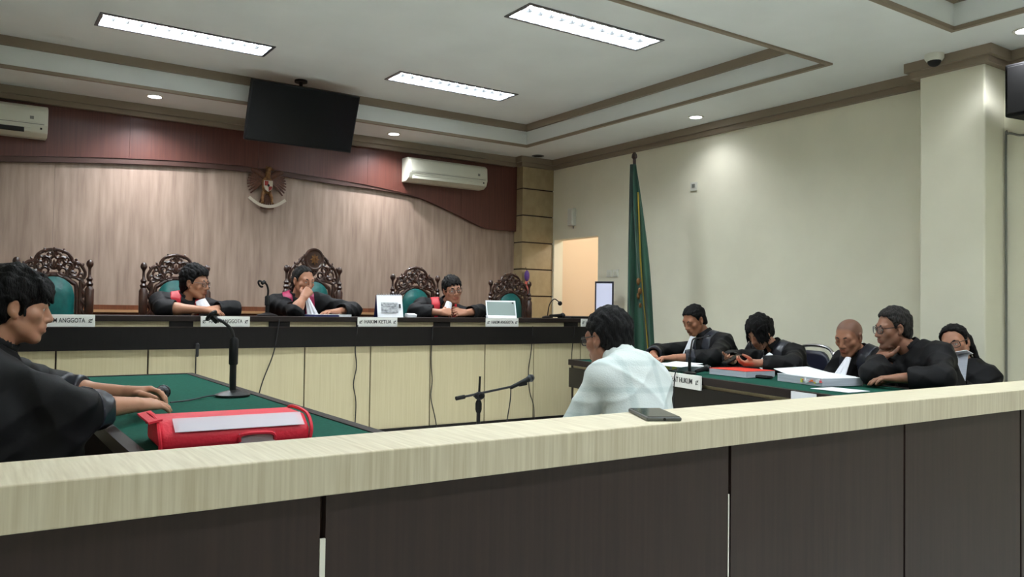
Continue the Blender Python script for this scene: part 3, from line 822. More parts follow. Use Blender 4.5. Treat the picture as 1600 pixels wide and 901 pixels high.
# floor stand with boom in front of the witness
bs = thing('boom_stand', 'black floor stand with boom holding a microphone towards the witness', 'microphone', (2.876, 4.6, 0))
for k in range(3):
    a = .4 + k * 2 * PI / 3
    MB().tube([(0, 0, .12), (math.cos(a) * .28, math.sin(a) * .28, .015)], .012, 8).build('leg', 'black_metal', bs, True)
MB().tube([(0, 0, .08), (0, 0, .66)], .013, 10).build('pole', 'black_metal', bs, True)
MB().tube([(0, 0, .6), (.008, 0, .80)], .008, 8).build('upper_rod', 'black_metal', bs, True)
MB().lathe([(.016, .56), (.022, .58), (.022, .62), (.016, .64)], n=12).build('lock_collar', 'black_plastic', bs, True)
hub = MB().ball((0, -.01, .672), (.04, .025, .028), 12, 8); hub.tube([(-.01, -.04, .672), (-.01, .03, .672)], .016, 8); hub.build('boom_hub', 'black_plastic', bs, True)
b0, b1 = Vector((-.16, 0, .664)), Vector((.37, 0, .735))
MB().tube([b0, b1], .008, 8).build('boom', 'black_metal', bs, True)
MB().tube([b0 - Vector((.015, 0, .002)), b0 + Vector((.05, 0, .006))], .014, 8).build('counter_grip', 'black_plastic', bs, True)
MB().obox((.355, 0, .738), (.03, 0, .004), (0, .015, 0), (0, 0, .014)).build('mic_clip', 'black_plastic', bs)
handheld('black boom microphone pointing at the seated witness', (3.13, 4.6, .713), (.93, 0, .33), .22)
tag(MB().tube(spline([(3.135, 4.6, .705), (3.13, 4.6, .62), (3.10, 4.6, .45), (3.06, 4.59, .2), (3.0, 4.58, .02)], 6), .004, 6).build('microphone_cable', 'ink', None, True), 'cable hanging from the boom microphone to the floor', 'cable')

# cables hanging over the bench front
CB = [((1.485, .875, 'thin cable with small plug hanging on the bench front left of centre', 0), [(1.485, .875), (1.487, .6), (1.49, .3)]),
      ((2.07, 1.08, 'black cable slanting down the bench front below the left microphone', 0), [(2.11, 1.15), (2.09, 1.0), (2.07, .85), (1.98, .6), (1.93, .3), (1.92, .02)]),
      ((2.77, .9, 'wavy thin cable hanging on the bench front below the presiding plate', 0), [(2.78, 1.1), (2.775, .9), (2.79, .75), (2.765, .6), (2.79, .45), (2.785, .2), (2.79, .02)]),
      ((3.52, .9, 'loose cable hanging beside a panel joint right of centre', 0), [(3.50, 1.09), (3.505, .8), (3.52, .6), (3.51, .45), (3.56, .25), (3.6, .02)]),
      ((4.6, .9, 'thin cable hanging by the panel joint near the boom microphone', 0), [(4.60, 1.09), (4.61, .85), (4.58, .65), (4.60, .45), (4.65, .3), (4.66, .02)]),
      ((5.3, .9, 'thin cable hanging on the bench front beside the witness\'s head', 0), [(5.12, 1.09), (5.115, .8), (5.12, .5), (5.13, .2), (5.13, .02)])]
for (x, z, lab, _), pts in CB:
    m = MB().tube(spline([(a, BY - .012 if c > .9 else BY + .022, c) for a, c in pts], 5), .0045, 6)
    if 'plug' in lab: m.lathe([(.008, .86), (.012, .87), (.012, .92), (.016, .93), (.016, .955), (.006, .965)], (1.485, BY - .016, 0), 10)
    tag(m.build('bench_cable', 'ink', None, True), lab, 'cable', 'cables on the bench front')

# ------------------------------------------------------------------ things on the bench
t = thing('desk_calendar', 'white tent calendar with a grey picture on the bench', 'calendar', (3.17, 6.60, 1.166), math.radians(-14))
fr_ = lambda y0, y1: None
MB().obox((0, -.025, .098), (.115, 0, 0), (0, .0015, 0), (0, .038, .098)).build('front_leaf', 'paper', t)
MB().obox((0, .075, .098), (.115, 0, 0), (0, .0015, 0), (0, -.045, .098)).build('rear_leaf', 'navy_card', t)
MB().obox((-.005, -.036, .085), (.075, 0, 0), (0, .0008, 0), (0, .0185, .045)).build('picture', 'picture_grey', t)
MB().obox((.012, -.042, .07), (.045, 0, 0), (0, .0008, 0), (0, .0105, .026)).build('picture_subject', 'picture_dark', t)
rg = MB()
for k in range(14): rg.tube([Vector((-.1 + k * .0154, .02 + math.cos(a) * .012, .196 + math.sin(a) * .012)) for a in np.linspace(0, 2 * PI, 8)], .0015, 4)
rg.build('ring_binding', 'paper_edge', t)
MB().obox((.088, -.032, .1), (.009, 0, 0), (0, .0008, 0), (0, .008, .018)).build('month_block', 'ink', t)
t = thing('tablet', 'white tablet propped in its cover on the bench', 'tablet', (4.36, 6.58, 1.166), math.radians(-20))
MB().obox((0, .02, .085), (.145, 0, 0), (0, .004, .001), (0, .035, .08)).build('tablet_body', 'tablet_back', t, bevel=.003)
MB().obox((0, .0145, .084), (.150, 0, 0), (0, .001, 0), (0, .037, .085)).build('case_edge', 'paper', t)
MB().obox((0, .010, .084), (.138, 0, 0), (0, .001, 0), (0, .033, .072)).build('back_face', 'tablet_back', t)
MB().obox((-.01, -.03, .012), (.14, 0, 0), (0, .045, 0), (0, .012, .012)).build('cover_flap', 'paper', t)
MB().ball((.118, .032, .148), .008, 8, 6).build('camera_lens', 'ink', t, True)
def paper_stack(name, label, cat, loc, rz, w, d, h, mside='paper_edge', mtop='paper', extra=None):
    t = thing(name, label, cat, loc, rz)
    MB().box((-w / 2, -d / 2, 0), (w / 2, d / 2, h * .94)).build('pages', mside, t)
    MB().box((-w / 2 - .001, -d / 2 - .001, h * .94), (w / 2 + .001, d / 2 + .001, h)).build('top_sheet', mtop, t)
    return t
paper_stack('document_folder', 'dark blue folder with white papers before the presiding judge', 'folder', (2.62, 6.68, 1.166), math.radians(4), .33, .23, .018, 'navy_card', 'paper')
tag(MB().obox((2.74, 6.565, 1.1765), (.055, 0, 0), (0, .004, 0), (0, .0, .010)).build('paper_slip', 'paper'), 'small white slip at the edge of the blue folder', 'paper')
m = MB()
for k in range(5):
    a = k * 1.3; m.obox((3.385 + .028 * math.cos(a), 6.6 + .02 * math.sin(a), 1.182), (.02, .008 * math.sin(a), 0), (-.006, .014, .006), (.003, 0, .014))
tag(m.build('crumpled_tissue', 'paper'), 'crumpled white tissue right of the desk calendar', 'tissue')
gp = MB().tube(spline([(5.16, 6.9, 1.166), (5.17, 6.88, 1.3), (5.20, 6.85, 1.36), (5.245, 6.82, 1.325)], 5), .007, 6)
t = thing('microphone_stand', 'small gooseneck microphone with round black head by the right end chair', 'microphone', (5.16, 6.9, 1.166), 0, 'gooseneck microphones')
MB().lathe([(.06, 0), (.06, .01), (.02, .025)], n=16).build('base', 'black_metal', t, True)
MB().tube(spline([(0, 0, .02), (.01, -.02, .14), (.05, -.05, .20), (.095, -.08, .165)], 5), .006, 6).build('gooseneck', 'black_metal', t, True)
MB().ball((.10, -.085, .155), .024, 12, 8).build('head', 'black_plastic', t, True)
handheld('black microphone lying on the bench beside the right end plate', (4.95, 6.58, 1.192), (.97, .1, .02), .22)
t = thing('laptop', 'closed dark laptop lying at the right end of the bench', 'laptop', (5.36, 6.66, 1.166), math.radians(3))
MB().box((-.16, -.1, 0), (.16, .12, .012)).build('base', 'black_plastic', t, bevel=.003)
MB().box((-.16, -.1, .013), (.16, .12, .024)).build('lid', 'grey_metal', t, bevel=.003)

# ------------------------------------------------------------------ things on the defence table
def dstack(name, label, cat, s, o, w, d, h, turn=0, **k):
    p = dpt(s, o, .80)
    return paper_stack(name, label, cat, p, DROT + turn, w, d, h, **k)
t = dstack('paper_stack', 'loose stack of white papers behind the defence plate', 'papers', 1.30, .30, .44, .30, .035, .05)
MB().obox((.06, -.153, .02), (.05, 0, 0), (0, .001, 0), (0, 0, .012)).build('yellow_note', 'yellow_paper', t)
MB().obox((.17, -.155, .024), (.03, 0, 0), (0, .001, 0), (0, 0, .014)).build('yellow_note', 'yellow_paper', t)
MB().obox((.15, -.1, .05), (.14, .02, .0), (0, .1, .012), (0, 0, .001)).build('curled_sheet', 'paper', t)
dstack('document_book', 'thick book with bright red cover on the defence table', 'book', 1.93, .42, .36, .28, .045, .12, mtop='red_cover')
t = dstack('document_bundle', 'thick paper bundle with colourful index tabs before the bald man', 'papers', 2.58, .52, .42, .32, .05, -.04)
rng = random.Random(3)
for k in range(13):
    MB().box((.02 + k * .0155, -.166, .006 + rng.random() * .022), (.036 + k * .0155, -.160, .022 + rng.random() * .024)).build('index_tab', rng.choice(['orange_tab', 'pink_tab', 'yellow_paper', 'paper']), t)
MB().add([(-.30, -.12, .075), (-.12, -.16, .052), (.14, -.1, .0515), (.14, .17, .0515), (-.10, .17, .06), (-.30, .16, .085)], [(0, 1, 4, 5), (1, 2, 3, 4)]).build('open_sheet', 'paper', t).modifiers.new('thick', 'SOLIDIFY').thickness = .003
p = dpt(2.98, .30); tag(MB().box((-.13, -.1, 0), (.13, .1, .002)).build('paper_sheet', 'paper', None, loc=p, rotz=DROT + .15), 'single white sheet lying near the defence table end', 'paper')
p = dpt(3.02, -.012, .745); tag(MB().box((-.10, -.002, 0), (.10, .002, .052)).build('paper_label', 'paper', None, loc=p, rotz=DROT), 'white paper label on the defence table front edge', 'paper')
d0 = dpt(1.74, .10, .824)
d0 = dpt(1.80, .12, .824)
handheld('silver grilled microphone lying between papers and red book', d0, DD * -.3 + DN * .6 + Vector((0, 0, .06)), .2)
t = thing('microphone_stand', 'tall gooseneck microphone standing among the defence papers', 'microphone', dpt(1.72, .12), 0, 'gooseneck microphones')
MB().lathe([(.05, 0), (.05, .008), (.014, .02)], n=16).build('base', 'black_metal', t, True)
MB().tube([(0, 0, .01), (0, 0, .12)], .011, 8).build('stem', 'black_plastic', t, True)
g1 = [Vector((0, 0, .11)), DN * .03 + Vector((0, 0, .24)), DN * .02 + DD * .06 + Vector((0, 0, .29)), DD * .16 + Vector((0, 0, .31)), DD * .30 + Vector((0, 0, .32))]
MB().tube(spline([Vector((0, 0, .11)), Vector((.01, -.01, .22)), DD * .05 + Vector((0, 0, .255)), DD * .12 + Vector((0, 0, .265)), DD * .24 + Vector((0, 0, .285))], 6), .006, 6).build('gooseneck', 'black_metal', t, True)
tag(MB().tube(spline([dpt(1.14, .12, .812), dpt(1.3, .06, .83), dpt(1.56, .05, .815), dpt(1.74, .0, .835), dpt(1.76, -.035, .79), dpt(1.76, -.04, .6), dpt(1.76, -.04, .3), dpt(1.76, -.045, .02)], 6), .004, 6).build('microphone_cable', 'ink', None, True), 'black cable looping over the defence plate', 'cable')
p = dpt(2.16, .42); 
t = thing('eyeglass_case', 'small dark case on the green felt beside the red book', 'case', p, DROT)
MB().box((-.07, -.03, 0), (.07, .03, .018)).build('shell', 'black_plastic', t, True, bevel=.008); MB().box((-.071, -.031, .008), (.071, .031, .010)).build('seam', 'grey_metal', t)

# ------------------------------------------------------------------ red document bag and phone in the foreground
t = thing('document_bag', 'red zip document bag with clear window on the prosecution table', 'bag', (.76, 2.80, .80), math.radians(-2))
W, Dp, Hh = .235, .135, .085
prof = [(-Dp, 0), (-Dp, Hh * .55), (-Dp * .55, Hh), (Dp * .8, Hh), (Dp, Hh * .8), (Dp, 0)]
MB().prism(prof, -W, W, lambda u, v, w: (w, u, v)).build('body', 'red_bag', t, True, bevel=.012)
sl_ = Vector((0, -Dp * .55 + Dp, Hh - Hh * .55)); 
MB().obox((.01, -Dp * .775 - .004, Hh * .775 + .004), (W - .045, 0, 0), sl_ * .40, Vector((0, -.0006, .001))).build('paper_window', 'paper', t)
MB().obox((.01, -Dp * .775 - .007, Hh * .775 + .006), (W - .03, 0, 0), sl_ * .47, Vector((0, -.0006, .001))).build('clear_window', 'clear_pvc', t, bevel=.002)
MB().box((.0, -Dp - .006, .006), (.115, -Dp, Hh * .42)).build('handle_recess', 'clear_pvc', t)
MB().tube(spline([(.0, -Dp - .008, .012), (.01, -Dp - .012, .035), (.1, -Dp - .012, .035), (.115, -Dp - .008, .012)], 4), .006, 6).build('handle', 'red_bag', t, True)
for s in (-1, 1):
    MB().tube(spline([(s * W, -Dp, .002), (s * (W + .004), -Dp, Hh * .55), (s * (W + .004), -Dp * .55, Hh + .002), (s * (W + .004), Dp * .8, Hh + .002), (s * W, Dp, Hh * .6)], 4), .006, 6).build('piping', 'red_bag', t, True)
MB().obox((-W - .012, .01, Hh + .002), (.02, 0, .004), (0, Dp * .9, 0), (0, 0, .003)).build('flap_edge', 'red_bag', t)

t = thing('mobile_phone', 'grey mobile phone lying face up on the barrier top', 'phone', (1.575, 1.615, RZ), math.radians(62))
MB().box((-.098, -.047, 0), (.098, .047, .011)).build('case', 'phone_grey', t, bevel=.004)
MB().box((-.093, -.043, .0112), (.093, .043, .0122)).build('screen', 'phone_glass', t)
MB().box((-.03, -.0485, .004), (.0, -.047, .008)).build('side_button', 'grey_metal', t)
MB().lathe([(.004, 0), (.004, .001)], (-.0985, 0, .0055), 8, (-1, 0, 0)).build('port', 'dark_void', t)
# ------------------------------------------------------------------ figures: implicit surfaces turned into one continuous mesh
f32 = np.float32
V3 = lambda *a: np.array(a, dtype=np.float64)
def unit(v):
    v = np.asarray(v, float); return v / (np.linalg.norm(v) + 1e-12)
class Field:
    def __init__(s, lo, hi, h):
        s.lo = np.asarray(lo, float); s.h = h
        s.n = np.maximum(4, np.ceil((np.asarray(hi, float) - s.lo) / h).astype(int) + 1)
        s.ax = [(s.lo[i] + h * np.arange(s.n[i])).astype(f32) for i in range(3)]
        s.F = np.full(tuple(s.n), .12, f32)
    def sl(s, lo, hi):
        a = np.clip(np.floor((np.asarray(lo) - s.lo) / s.h).astype(int), 0, s.n - 1)
        b = np.clip(np.ceil((np.asarray(hi) - s.lo) / s.h).astype(int) + 1, 1, s.n)
        return tuple(slice(int(a[i]), int(b[i])) for i in range(3))
    def xyz(s, q):
        return s.ax[0][q[0]][:, None, None], s.ax[1][q[1]][None, :, None], s.ax[2][q[2]][None, None, :]
    def dist(s, pr, off, q):
        x, y, z = s.xyz(q)
        if pr[0] == 'c':
            _, a, b, ra, rb = pr
            d = b - a; dd = float(d @ d) + 1e-12
            px, py, pz = x - f32(a[0]), y - f32(a[1]), z - f32(a[2])
            t = np.clip((px * f32(d[0]) + py * f32(d[1]) + pz * f32(d[2])) / f32(dd), 0, 1)
            return np.sqrt((px - t * f32(d[0])) ** 2 + (py - t * f32(d[1])) ** 2 + (pz - t * f32(d[2])) ** 2) - (f32(ra) + t * f32(rb - ra)) - f32(off)
        _, c, r, Mx = pr
        px, py, pz = x - f32(c[0]), y - f32(c[1]), z - f32(c[2])
        u = [(px * f32(Mx[i][0]) + py * f32(Mx[i][1]) + pz * f32(Mx[i][2])) for i in range(3)]
        if pr[0] == 'e':
            R3 = [f32(max(1e-4, v + off)) for v in r]
            k0 = np.sqrt((u[0] / R3[0]) ** 2 + (u[1] / R3[1]) ** 2 + (u[2] / R3[2]) ** 2)
            k1 = np.sqrt((u[0] / R3[0] ** 2) ** 2 + (u[1] / R3[1] ** 2) ** 2 + (u[2] / R3[2] ** 2) ** 2) + f32(1e-6)
            return k0 * (k0 - 1) / k1
        # rounded box
        rd = min(r) * .35
        w = [np.abs(u[i]) - f32(r[i] + off - rd) for i in range(3)]
        return np.sqrt(np.maximum(w[0], 0) ** 2 + np.maximum(w[1], 0) ** 2 + np.maximum(w[2], 0) ** 2) + np.minimum(np.maximum(np.maximum(w[0], w[1]), w[2]), 0) - f32(rd)
    def bound(s, pr, off, pad):
        if pr[0] == 'c':
            r = max(pr[3], pr[4]) + off + pad
            return np.minimum(pr[1], pr[2]) - r, np.maximum(pr[1], pr[2]) + r
        r = (max(pr[2]) if pr[0] == 'e' else float(np.linalg.norm(pr[2]))) + off + pad
        return pr[1] - r, pr[1] + r
    def add(s, pr, off=0.0, k=.02):
        q = s.sl(*s.bound(pr, off, k + .03))
        if any(v.stop <= v.start for v in q): return
        d = s.dist(pr, off, q); F = s.F[q]
        hh = np.maximum(f32(k) - np.abs(F - d), 0) / f32(k)
        s.F[q] = np.minimum(F, d) - hh * hh * f32(k * .25)
    def sub(s, pr, off=0.0, k=.01):
        q = s.sl(*s.bound(pr, off, k + .02))
        d = -s.dist(pr, off, q); F = s.F[q]
        hh = np.maximum(f32(k) - np.abs(F - d), 0) / f32(k)
        s.F[q] = np.maximum(F, d) + hh * hh * f32(k * .25)
    def at(s, p):
        i = np.clip(np.round((np.asarray(p) - s.lo) / s.h).astype(int), 0, s.n - 1)
        return float(s.F[i[0], i[1], i[2]])
    def mesh(s, name, origin, smooth=True):
        F = s.F
        F[0] = F[-1] = .1; F[:, 0] = F[:, -1] = .1; F[:, :, 0] = F[:, :, -1] = .1
        S = F < 0
        B = S.view(np.uint8)
        c = B[:-1, :-1, :-1] + B[1:, :-1, :-1] + B[:-1, 1:, :-1] + B[1:, 1:, :-1] + B[:-1, :-1, 1:] + B[1:, :-1, 1:] + B[:-1, 1:, 1:] + B[1:, 1:, 1:]
        m = (c > 0) & (c < 8)
        ii = np.argwhere(m)
        idx = np.full(m.shape, -1, np.int32); idx[m] = np.arange(len(ii))
        cr = [(a, b, d) for a in (0, 1) for b in (0, 1) for d in (0, 1)]
        val = {k: F[ii[:, 0] + k[0], ii[:, 1] + k[1], ii[:, 2] + k[2]] for k in cr}
        acc = np.zeros((len(ii), 3)); cnt = np.zeros(len(ii))
        for k in cr:
            for ax in range(3):
                if k[ax] == 0:
                    k2 = list(k); k2[ax] = 1; k2 = tuple(k2)
                    a, b = val[k], val[k2]
                    e = (a < 0) != (b < 0)
                    t = np.where(e, a / np.where(e, a - b, 1), 0)
                    pos = np.repeat(np.array(k, float)[None], len(ii), 0); pos[:, ax] = t
                    acc[e] += pos[e]; cnt[e] += 1
        vs = s.lo + s.h * (ii + acc / np.maximum(cnt, 1)[:, None]) - np.asarray(origin)
        quads = []
        for ax in range(3):
            o1, o2 = (ax + 1) % 3, (ax + 2) % 3
            a = [slice(None)] * 3; b = [slice(None)] * 3
            a[ax] = slice(0, -1); b[ax] = slice(1, None)
            ch = S[tuple(a)] != S[tuple(b)]
            e = np.argwhere(ch)
            e = e[(e[:, o1] > 0) & (e[:, o2] > 0) & (e[:, o1] < m.shape[o1]) & (e[:, o2] < m.shape[o2])]
            st = S[e[:, 0], e[:, 1], e[:, 2]]
            def cell(d1, d2):
                k = e.copy(); k[:, o1] -= d1; k[:, o2] -= d2
                return idx[k[:, 0], k[:, 1], k[:, 2]]
            q = np.stack([cell(1, 1), cell(0, 1), cell(0, 0), cell(1, 0)], 1)
            q[~st] = q[~st][:, ::-1]
            quads.append(q)
        q = np.concatenate(quads); q = q[(q >= 0).all(1)]
        me = bpy.data.meshes.new(name)
        me.vertices.add(len(vs)); me.vertices.foreach_set('co', vs.astype(f32).ravel())
        me.loops.add(len(q) * 4); me.loops.foreach_set('vertex_index', q.astype(np.int32).ravel())
        me.polygons.add(len(q)); me.polygons.foreach_set('loop_start', np.arange(0, len(q) * 4, 4, dtype=np.int32))
        me.polygons.foreach_set('use_smooth', np.ones(len(q), bool))
        me.update(calc_edges=True)
        return me, vs
def link(name, me, m, parent=None, loc=None):
    o = bpy.data.objects.new(name, me); me.materials.append(M[m] if isinstance(m, str) else m); COL.objects.link(o)
    if parent: o.parent = parent
    if loc is not None: o.location = loc
    return o

mat('robe_black', (17, 17, 20), 0.7, spec=.22, var=(12, 12, 14), scale=(14, 14, 14), bump=.2)
mat('robe_navy', (30, 33, 44), 0.35, spec=.5)
mat('satin_red', (172, 20, 36), 0.5, spec=.3)
mat('satin_pink', (150, 20, 72), 0.45, spec=.3)
mat('bib_white', (226, 228, 236), 0.6)
mat('trouser_dark', (34, 34, 40), 0.8)
mat('shoe_black', (18, 17, 17), 0.3)
mat('hair_black', (15, 14, 15), 0.7, spec=.2, var=(8, 8, 9), scale=(160, 160, 40), amount=.7, bump=.8)
mat('hair_dark', (26, 24, 23), 0.7, spec=.2, var=(13, 12, 12), scale=(160, 160, 40), amount=.7, bump=.8)
mat('hair_grey', (52, 49, 47), 0.7, spec=.2, var=(20, 19, 19), scale=(160, 160, 40), amount=.7, bump=.8)
mat('eye_white', (206, 200, 192), 0.25)
mat('iris', (28, 18, 14), 0.2)
mat('brow', (26, 22, 20), 0.7)
mat('frame_black', (20, 19, 20), 0.3)
mat('frame_brown', (96, 62, 44), 0.3)
mat('lens', (190, 200, 206), 0.05, alpha=.16)
sm = mat('shirt_check', (196, 205, 205), 0.8, bump=.15, scale=(150, 150, 150))
nt = sm.node_tree; bs_ = nt.nodes['Principled BSDF']
tc = nt.nodes.new('ShaderNodeTexCoord'); cols = None
prev = None
for ax, sc_ in ((2, 9.0), (0, 7.0)):
    mp = nt.nodes.new('ShaderNodeMapping'); mp.inputs['Scale'].default_value = (sc_, sc_, sc_)
    wv = nt.nodes.new('ShaderNodeTexWave'); wv.bands_direction = 'XYZ'[ax]; wv.inputs['Scale'].default_value = .32; wv.inputs['Distortion'].default_value = .6
    rp = nt.nodes.new('ShaderNodeValToRGB'); rp.color_ramp.elements[0].position = .84; rp.color_ramp.elements[1].position = .97
    rp.color_ramp.elements[0].color = (1, 1, 1, 1); rp.color_ramp.elements[1].color = (.85, .885, .89, 1)
    nt.links.new(tc.outputs['Object'], mp.inputs['Vector']); nt.links.new(mp.outputs['Vector'], wv.inputs['Vector']); nt.links.new(wv.outputs['Color'], rp.inputs['Fac'])
    mx = nt.nodes.new('ShaderNodeMix'); mx.data_type = 'RGBA'; mx.blend_type = 'MULTIPLY'; mx.inputs['Factor'].default_value = 1
    if prev is None: mx.inputs[6].default_value = (*lin((202, 210, 208)), 1)
    else: nt.links.new(prev, mx.inputs[6])
    nt.links.new(rp.outputs['Color'], mx.inputs[7]); prev = mx.outputs[2]
nt.links.new(prev, bs_.inputs['Base Color'])
SKIN = {}
def skin(rgb):
    k = 'skin_%d_%d_%d' % rgb
    if k not in SKIN:
        m = mat(k, rgb, .48, spec=.4, attr='tint', bump=.05, scale=(260, 260, 260))
        b_ = m.node_tree.nodes['Principled BSDF']
        b_.inputs['Subsurface Weight'].default_value = .08; b_.inputs['Subsurface Radius'].default_value = (.012, .005, .003); b_.inputs['Subsurface Scale'].default_value = .6
        SKIN[k] = m
    return SKIN[k]

def az_frame(az):
    a = math.radians(az)
    return V3(math.cos(a), -math.sin(a), 0), V3(math.sin(a), math.cos(a), 0)
def head_frame(az, pitch, roll):
    r, f = az_frame(az); u = V3(0, 0, 1)
    p = math.radians(pitch)
    f2 = f * math.cos(p) - u * math.sin(p); u2 = u * math.cos(p) + f * math.sin(p)
    q = math.radians(roll)                       # positive: leans to the person's right
    return np.array([r * math.cos(q) - u2 * math.sin(q), f2, u2 * math.cos(q) + r * math.sin(q)])

def hand_prims(w, d, n, right, s, curl=.35, spread=.06, curls=None, thumb_in=.3):
    d = unit(d); n = unit(np.asarray(n, float) - d * (np.asarray(n, float) @ d))
    t = np.cross(d, n) if right else np.cross(n, d)
    P = []; Fg = []
    kn = [(.029, .088), (.009, .093), (-.011, .088), (-.029, .079)]
    L = [.070, .078, .072, .057]; R0 = [.0098, .0100, .0094, .0084]
    w0 = w
    for i, (a, b) in enumerate(kn):
        k = w + (t * a + d * b) * s - n * .004 * s
        P.append(('c', w + t * a * .55 * s + d * .012 * s, k, .0165 * s, .0125 * s))
        c = (curls[i] if curls else curl + .05 * i)
        dd = unit(d + t * spread * (1.5 - i)); ang = 0
        p = k
        for sg, cw, r0, r1 in ((.45, .8, 1.0, .95), (.31, 1.1, .95, .88), (.24, .8, .88, .74)):
            ang += c * cw
            v = dd * math.cos(ang) + n * math.sin(ang)
            e = p + v * L[i] * sg * s
            Fg.append(('c', p, e, R0[i] * r0 * s, R0[i] * r1 * s)); p = e
    P.append(('c', w + (d * .03 + t * .014 + n * .006) * s, w + (d * .055 + t * .03 + n * .012) * s, .019 * s, .016 * s))
    p = w + (d * .032 + t * .024 + n * .01) * s
    for j, (ln, r0, r1) in enumerate(((.042, .0135, .012), (.034, .012, .0105), (.027, .0105, .008))):
        v = unit(d * (.62 + .28 * j) + t * (.72 - thumb_in * j) + n * (.22 + .12 * j))
        e = p + v * ln * s
        Fg.append(('c', p, e, r0 * s, r1 * s)); p = e
    return P, Fg

HAIRLINE = ([-.14, -.07, -.035, -.012, .006, .022, .036, .055, .075, .13], [-.072, -.068, -.05, -.03, -.012, .004, .035, .060, .068, .072])
def person(label, root, az, H, N, head, hz=(0, 0, 0), Rarm=None, Larm=None, s=1.08, skin_rgb=(168, 122, 94), h=.005, wear='robe', lapel=None, bib=None, hair='short', hair_m='hair_black', hair_opt=None,
           glasses=None, build=1.0, sleeve_cut=.8, seat=.5, sleeve=(.066, .062, .062), beard=0, lashes=False, floor=0.0, shoulders=None, brows=True, open_eyes=True, female=False, fold=1.0, drape=(), cuff=None):
    H = V3(*H); N = V3(*N); C0 = V3(*head); org = V3(root[0], root[1], floor)
    r, f = az_frame(az)
    up = unit(N - H); r = unit(r - up * (r @ up)); fw = np.cross(up, r)
    Lg = np.linalg.norm(N - H)
    T = np.array([r, fw, up])
    HF = head_frame(*hz)
    hp = lambda x, y, z: C0 + (HF[0] * x + HF[1] * y + HF[2] * z) * s
    bw = build
    shw = (.178 if not female else .155) * s
    sh = {1: N - up * .045 * s + r * shw, -1: N - up * .045 * s - r * shw}
    if shoulders:
        for k, v in shoulders.items(): sh[k] = sh[k] + V3(*v)
    torso = [('e', H + up * .03 * s, (.165 * s * bw, .125 * s * bw, .12 * s), T),
             ('e', H + up * Lg * .38 + fw * .01, (.145 * s * bw, .115 * s * bw, .17 * s), T),
             ('e', H + up * Lg * .70, (.155 * s * bw, .112 * s * bw, .17 * s), T),
             ('c', N - up * .03 * s, sh[1], .058 * s, .058 * s), ('c', N - up * .03 * s, sh[-1], .058 * s, .058 * s)]
    arms = {1: Rarm, -1: Larm}
    hipx = .085 * s
    # ---------------- body
    hd = [('e', hp(0, -.012, .035), (.075 * s, .094 * s, .083 * s), HF), ('e', hp(0, .022, -.035), (.060 * s, .066 * s, .078 * s), HF),
          ('e', hp(0, .064, -.098), (.026 * s, .02 * s, .018 * s), HF)]
    for q in (-1, 1):
        hd += [('c', hp(q * .054, .0, -.045), hp(q * .022, .058, -.095), .017 * s, .016 * s), ('e', hp(q * .044, .055, -.018), (.022 * s, .022 * s, .02 * s), HF)]
    hd += [('c', hp(-.036, .072, .022), hp(.036, .072, .022), .016 * s, .016 * s)]
    lo = np.minimum.reduce([H - .3, N - .3, C0 - .2] + [np.minimum(a[0], a[1]) - .26 for a in arms.values() if a])
    hi = np.maximum.reduce([H + .3, N + .3, C0 + .2] + [np.maximum(a[0], a[1]) + .26 for a in arms.values() if a])
    lo[2] = H[2] - .14
    Bd = Field(lo, hi, h)
    for p in torso: Bd.add(p, -.012, .06)
    nb = hp(0, -.025, -.075)
    Bd.add(('c', N - up * .03 * s, nb, (.058 if not female else .05) * s, (.054 if not female else .046) * s), 0, .04)
    for p in hd: Bd.add(p, 0, .022)
    for q in (-1, 1):
        Bd.sub(('e', hp(q * .031, .098, .006), (.019 * s, .018 * s, .012 * s), HF), 0, .014)
        Bd.add(('c', hp(q * .018, .0815, .009), hp(q * .031, .0865, .0125), .0045 * s, .005 * s), 0, .006)
        Bd.add(('c', hp(q * .031, .0865, .0125), hp(q * .045, .077, .009), .005 * s, .004 * s), 0, .006)
        if not open_eyes:
            Bd.add(('e', hp(q * .031, .076, .005), (.014 * s, .0105 * s, .0105 * s), HF), 0, .004)
        Bd.add(('c', hp(q * .02, .081, -.004), hp(q * .043, .077, -.003), .0045 * s, .004 * s), 0, .006)
    Bd.add(('c', hp(0, .085, .016), hp(0, .103, -.029), .0075 * s, .0128 * s), 0, .014)
    for q in (-1, 1): Bd.add(('e', hp(q * .0125, .094, -.034), (.0095 * s, .011 * s, .0085 * s), HF), 0, .008)
    Bd.add(('e', hp(0, .080, -.060), (.031 * s, .0165 * s, .022 * s), HF), 0, .014)
    Bd.add(('c', hp(-.017, .0905, -.0560), hp(.017, .0905, -.0560), .0058 * s, .0058 * s), 0, .005)
    Bd.add(('c', hp(-.014, .0900, -.0695), hp(.014, .0900, -.0695), .0066 * s, .0066 * s), 0, .005)
    Bd.sub(('c', hp(-.023, .0975, -.0628), hp(.023, .0975, -.0628), .0032 * s, .0032 * s), 0, .003)
    for q in (-1, 1):
        er = head_frame(hz[0] + q * 18, hz[1], hz[2])
        Bd.add(('e', hp(q * .0765, -.008, .002), (.010 * s, .019 * s, .031 * s), er), 0, .008)
        Bd.add(('e', hp(q * .074, .0, -.024), (.008 * s, .010 * s, .012 * s), er), 0, .006)
        Bd.sub(('e', hp(q * .0885, .0, .004), (.009 * s, .0115 * s, .019 * s), er), 0, .004)
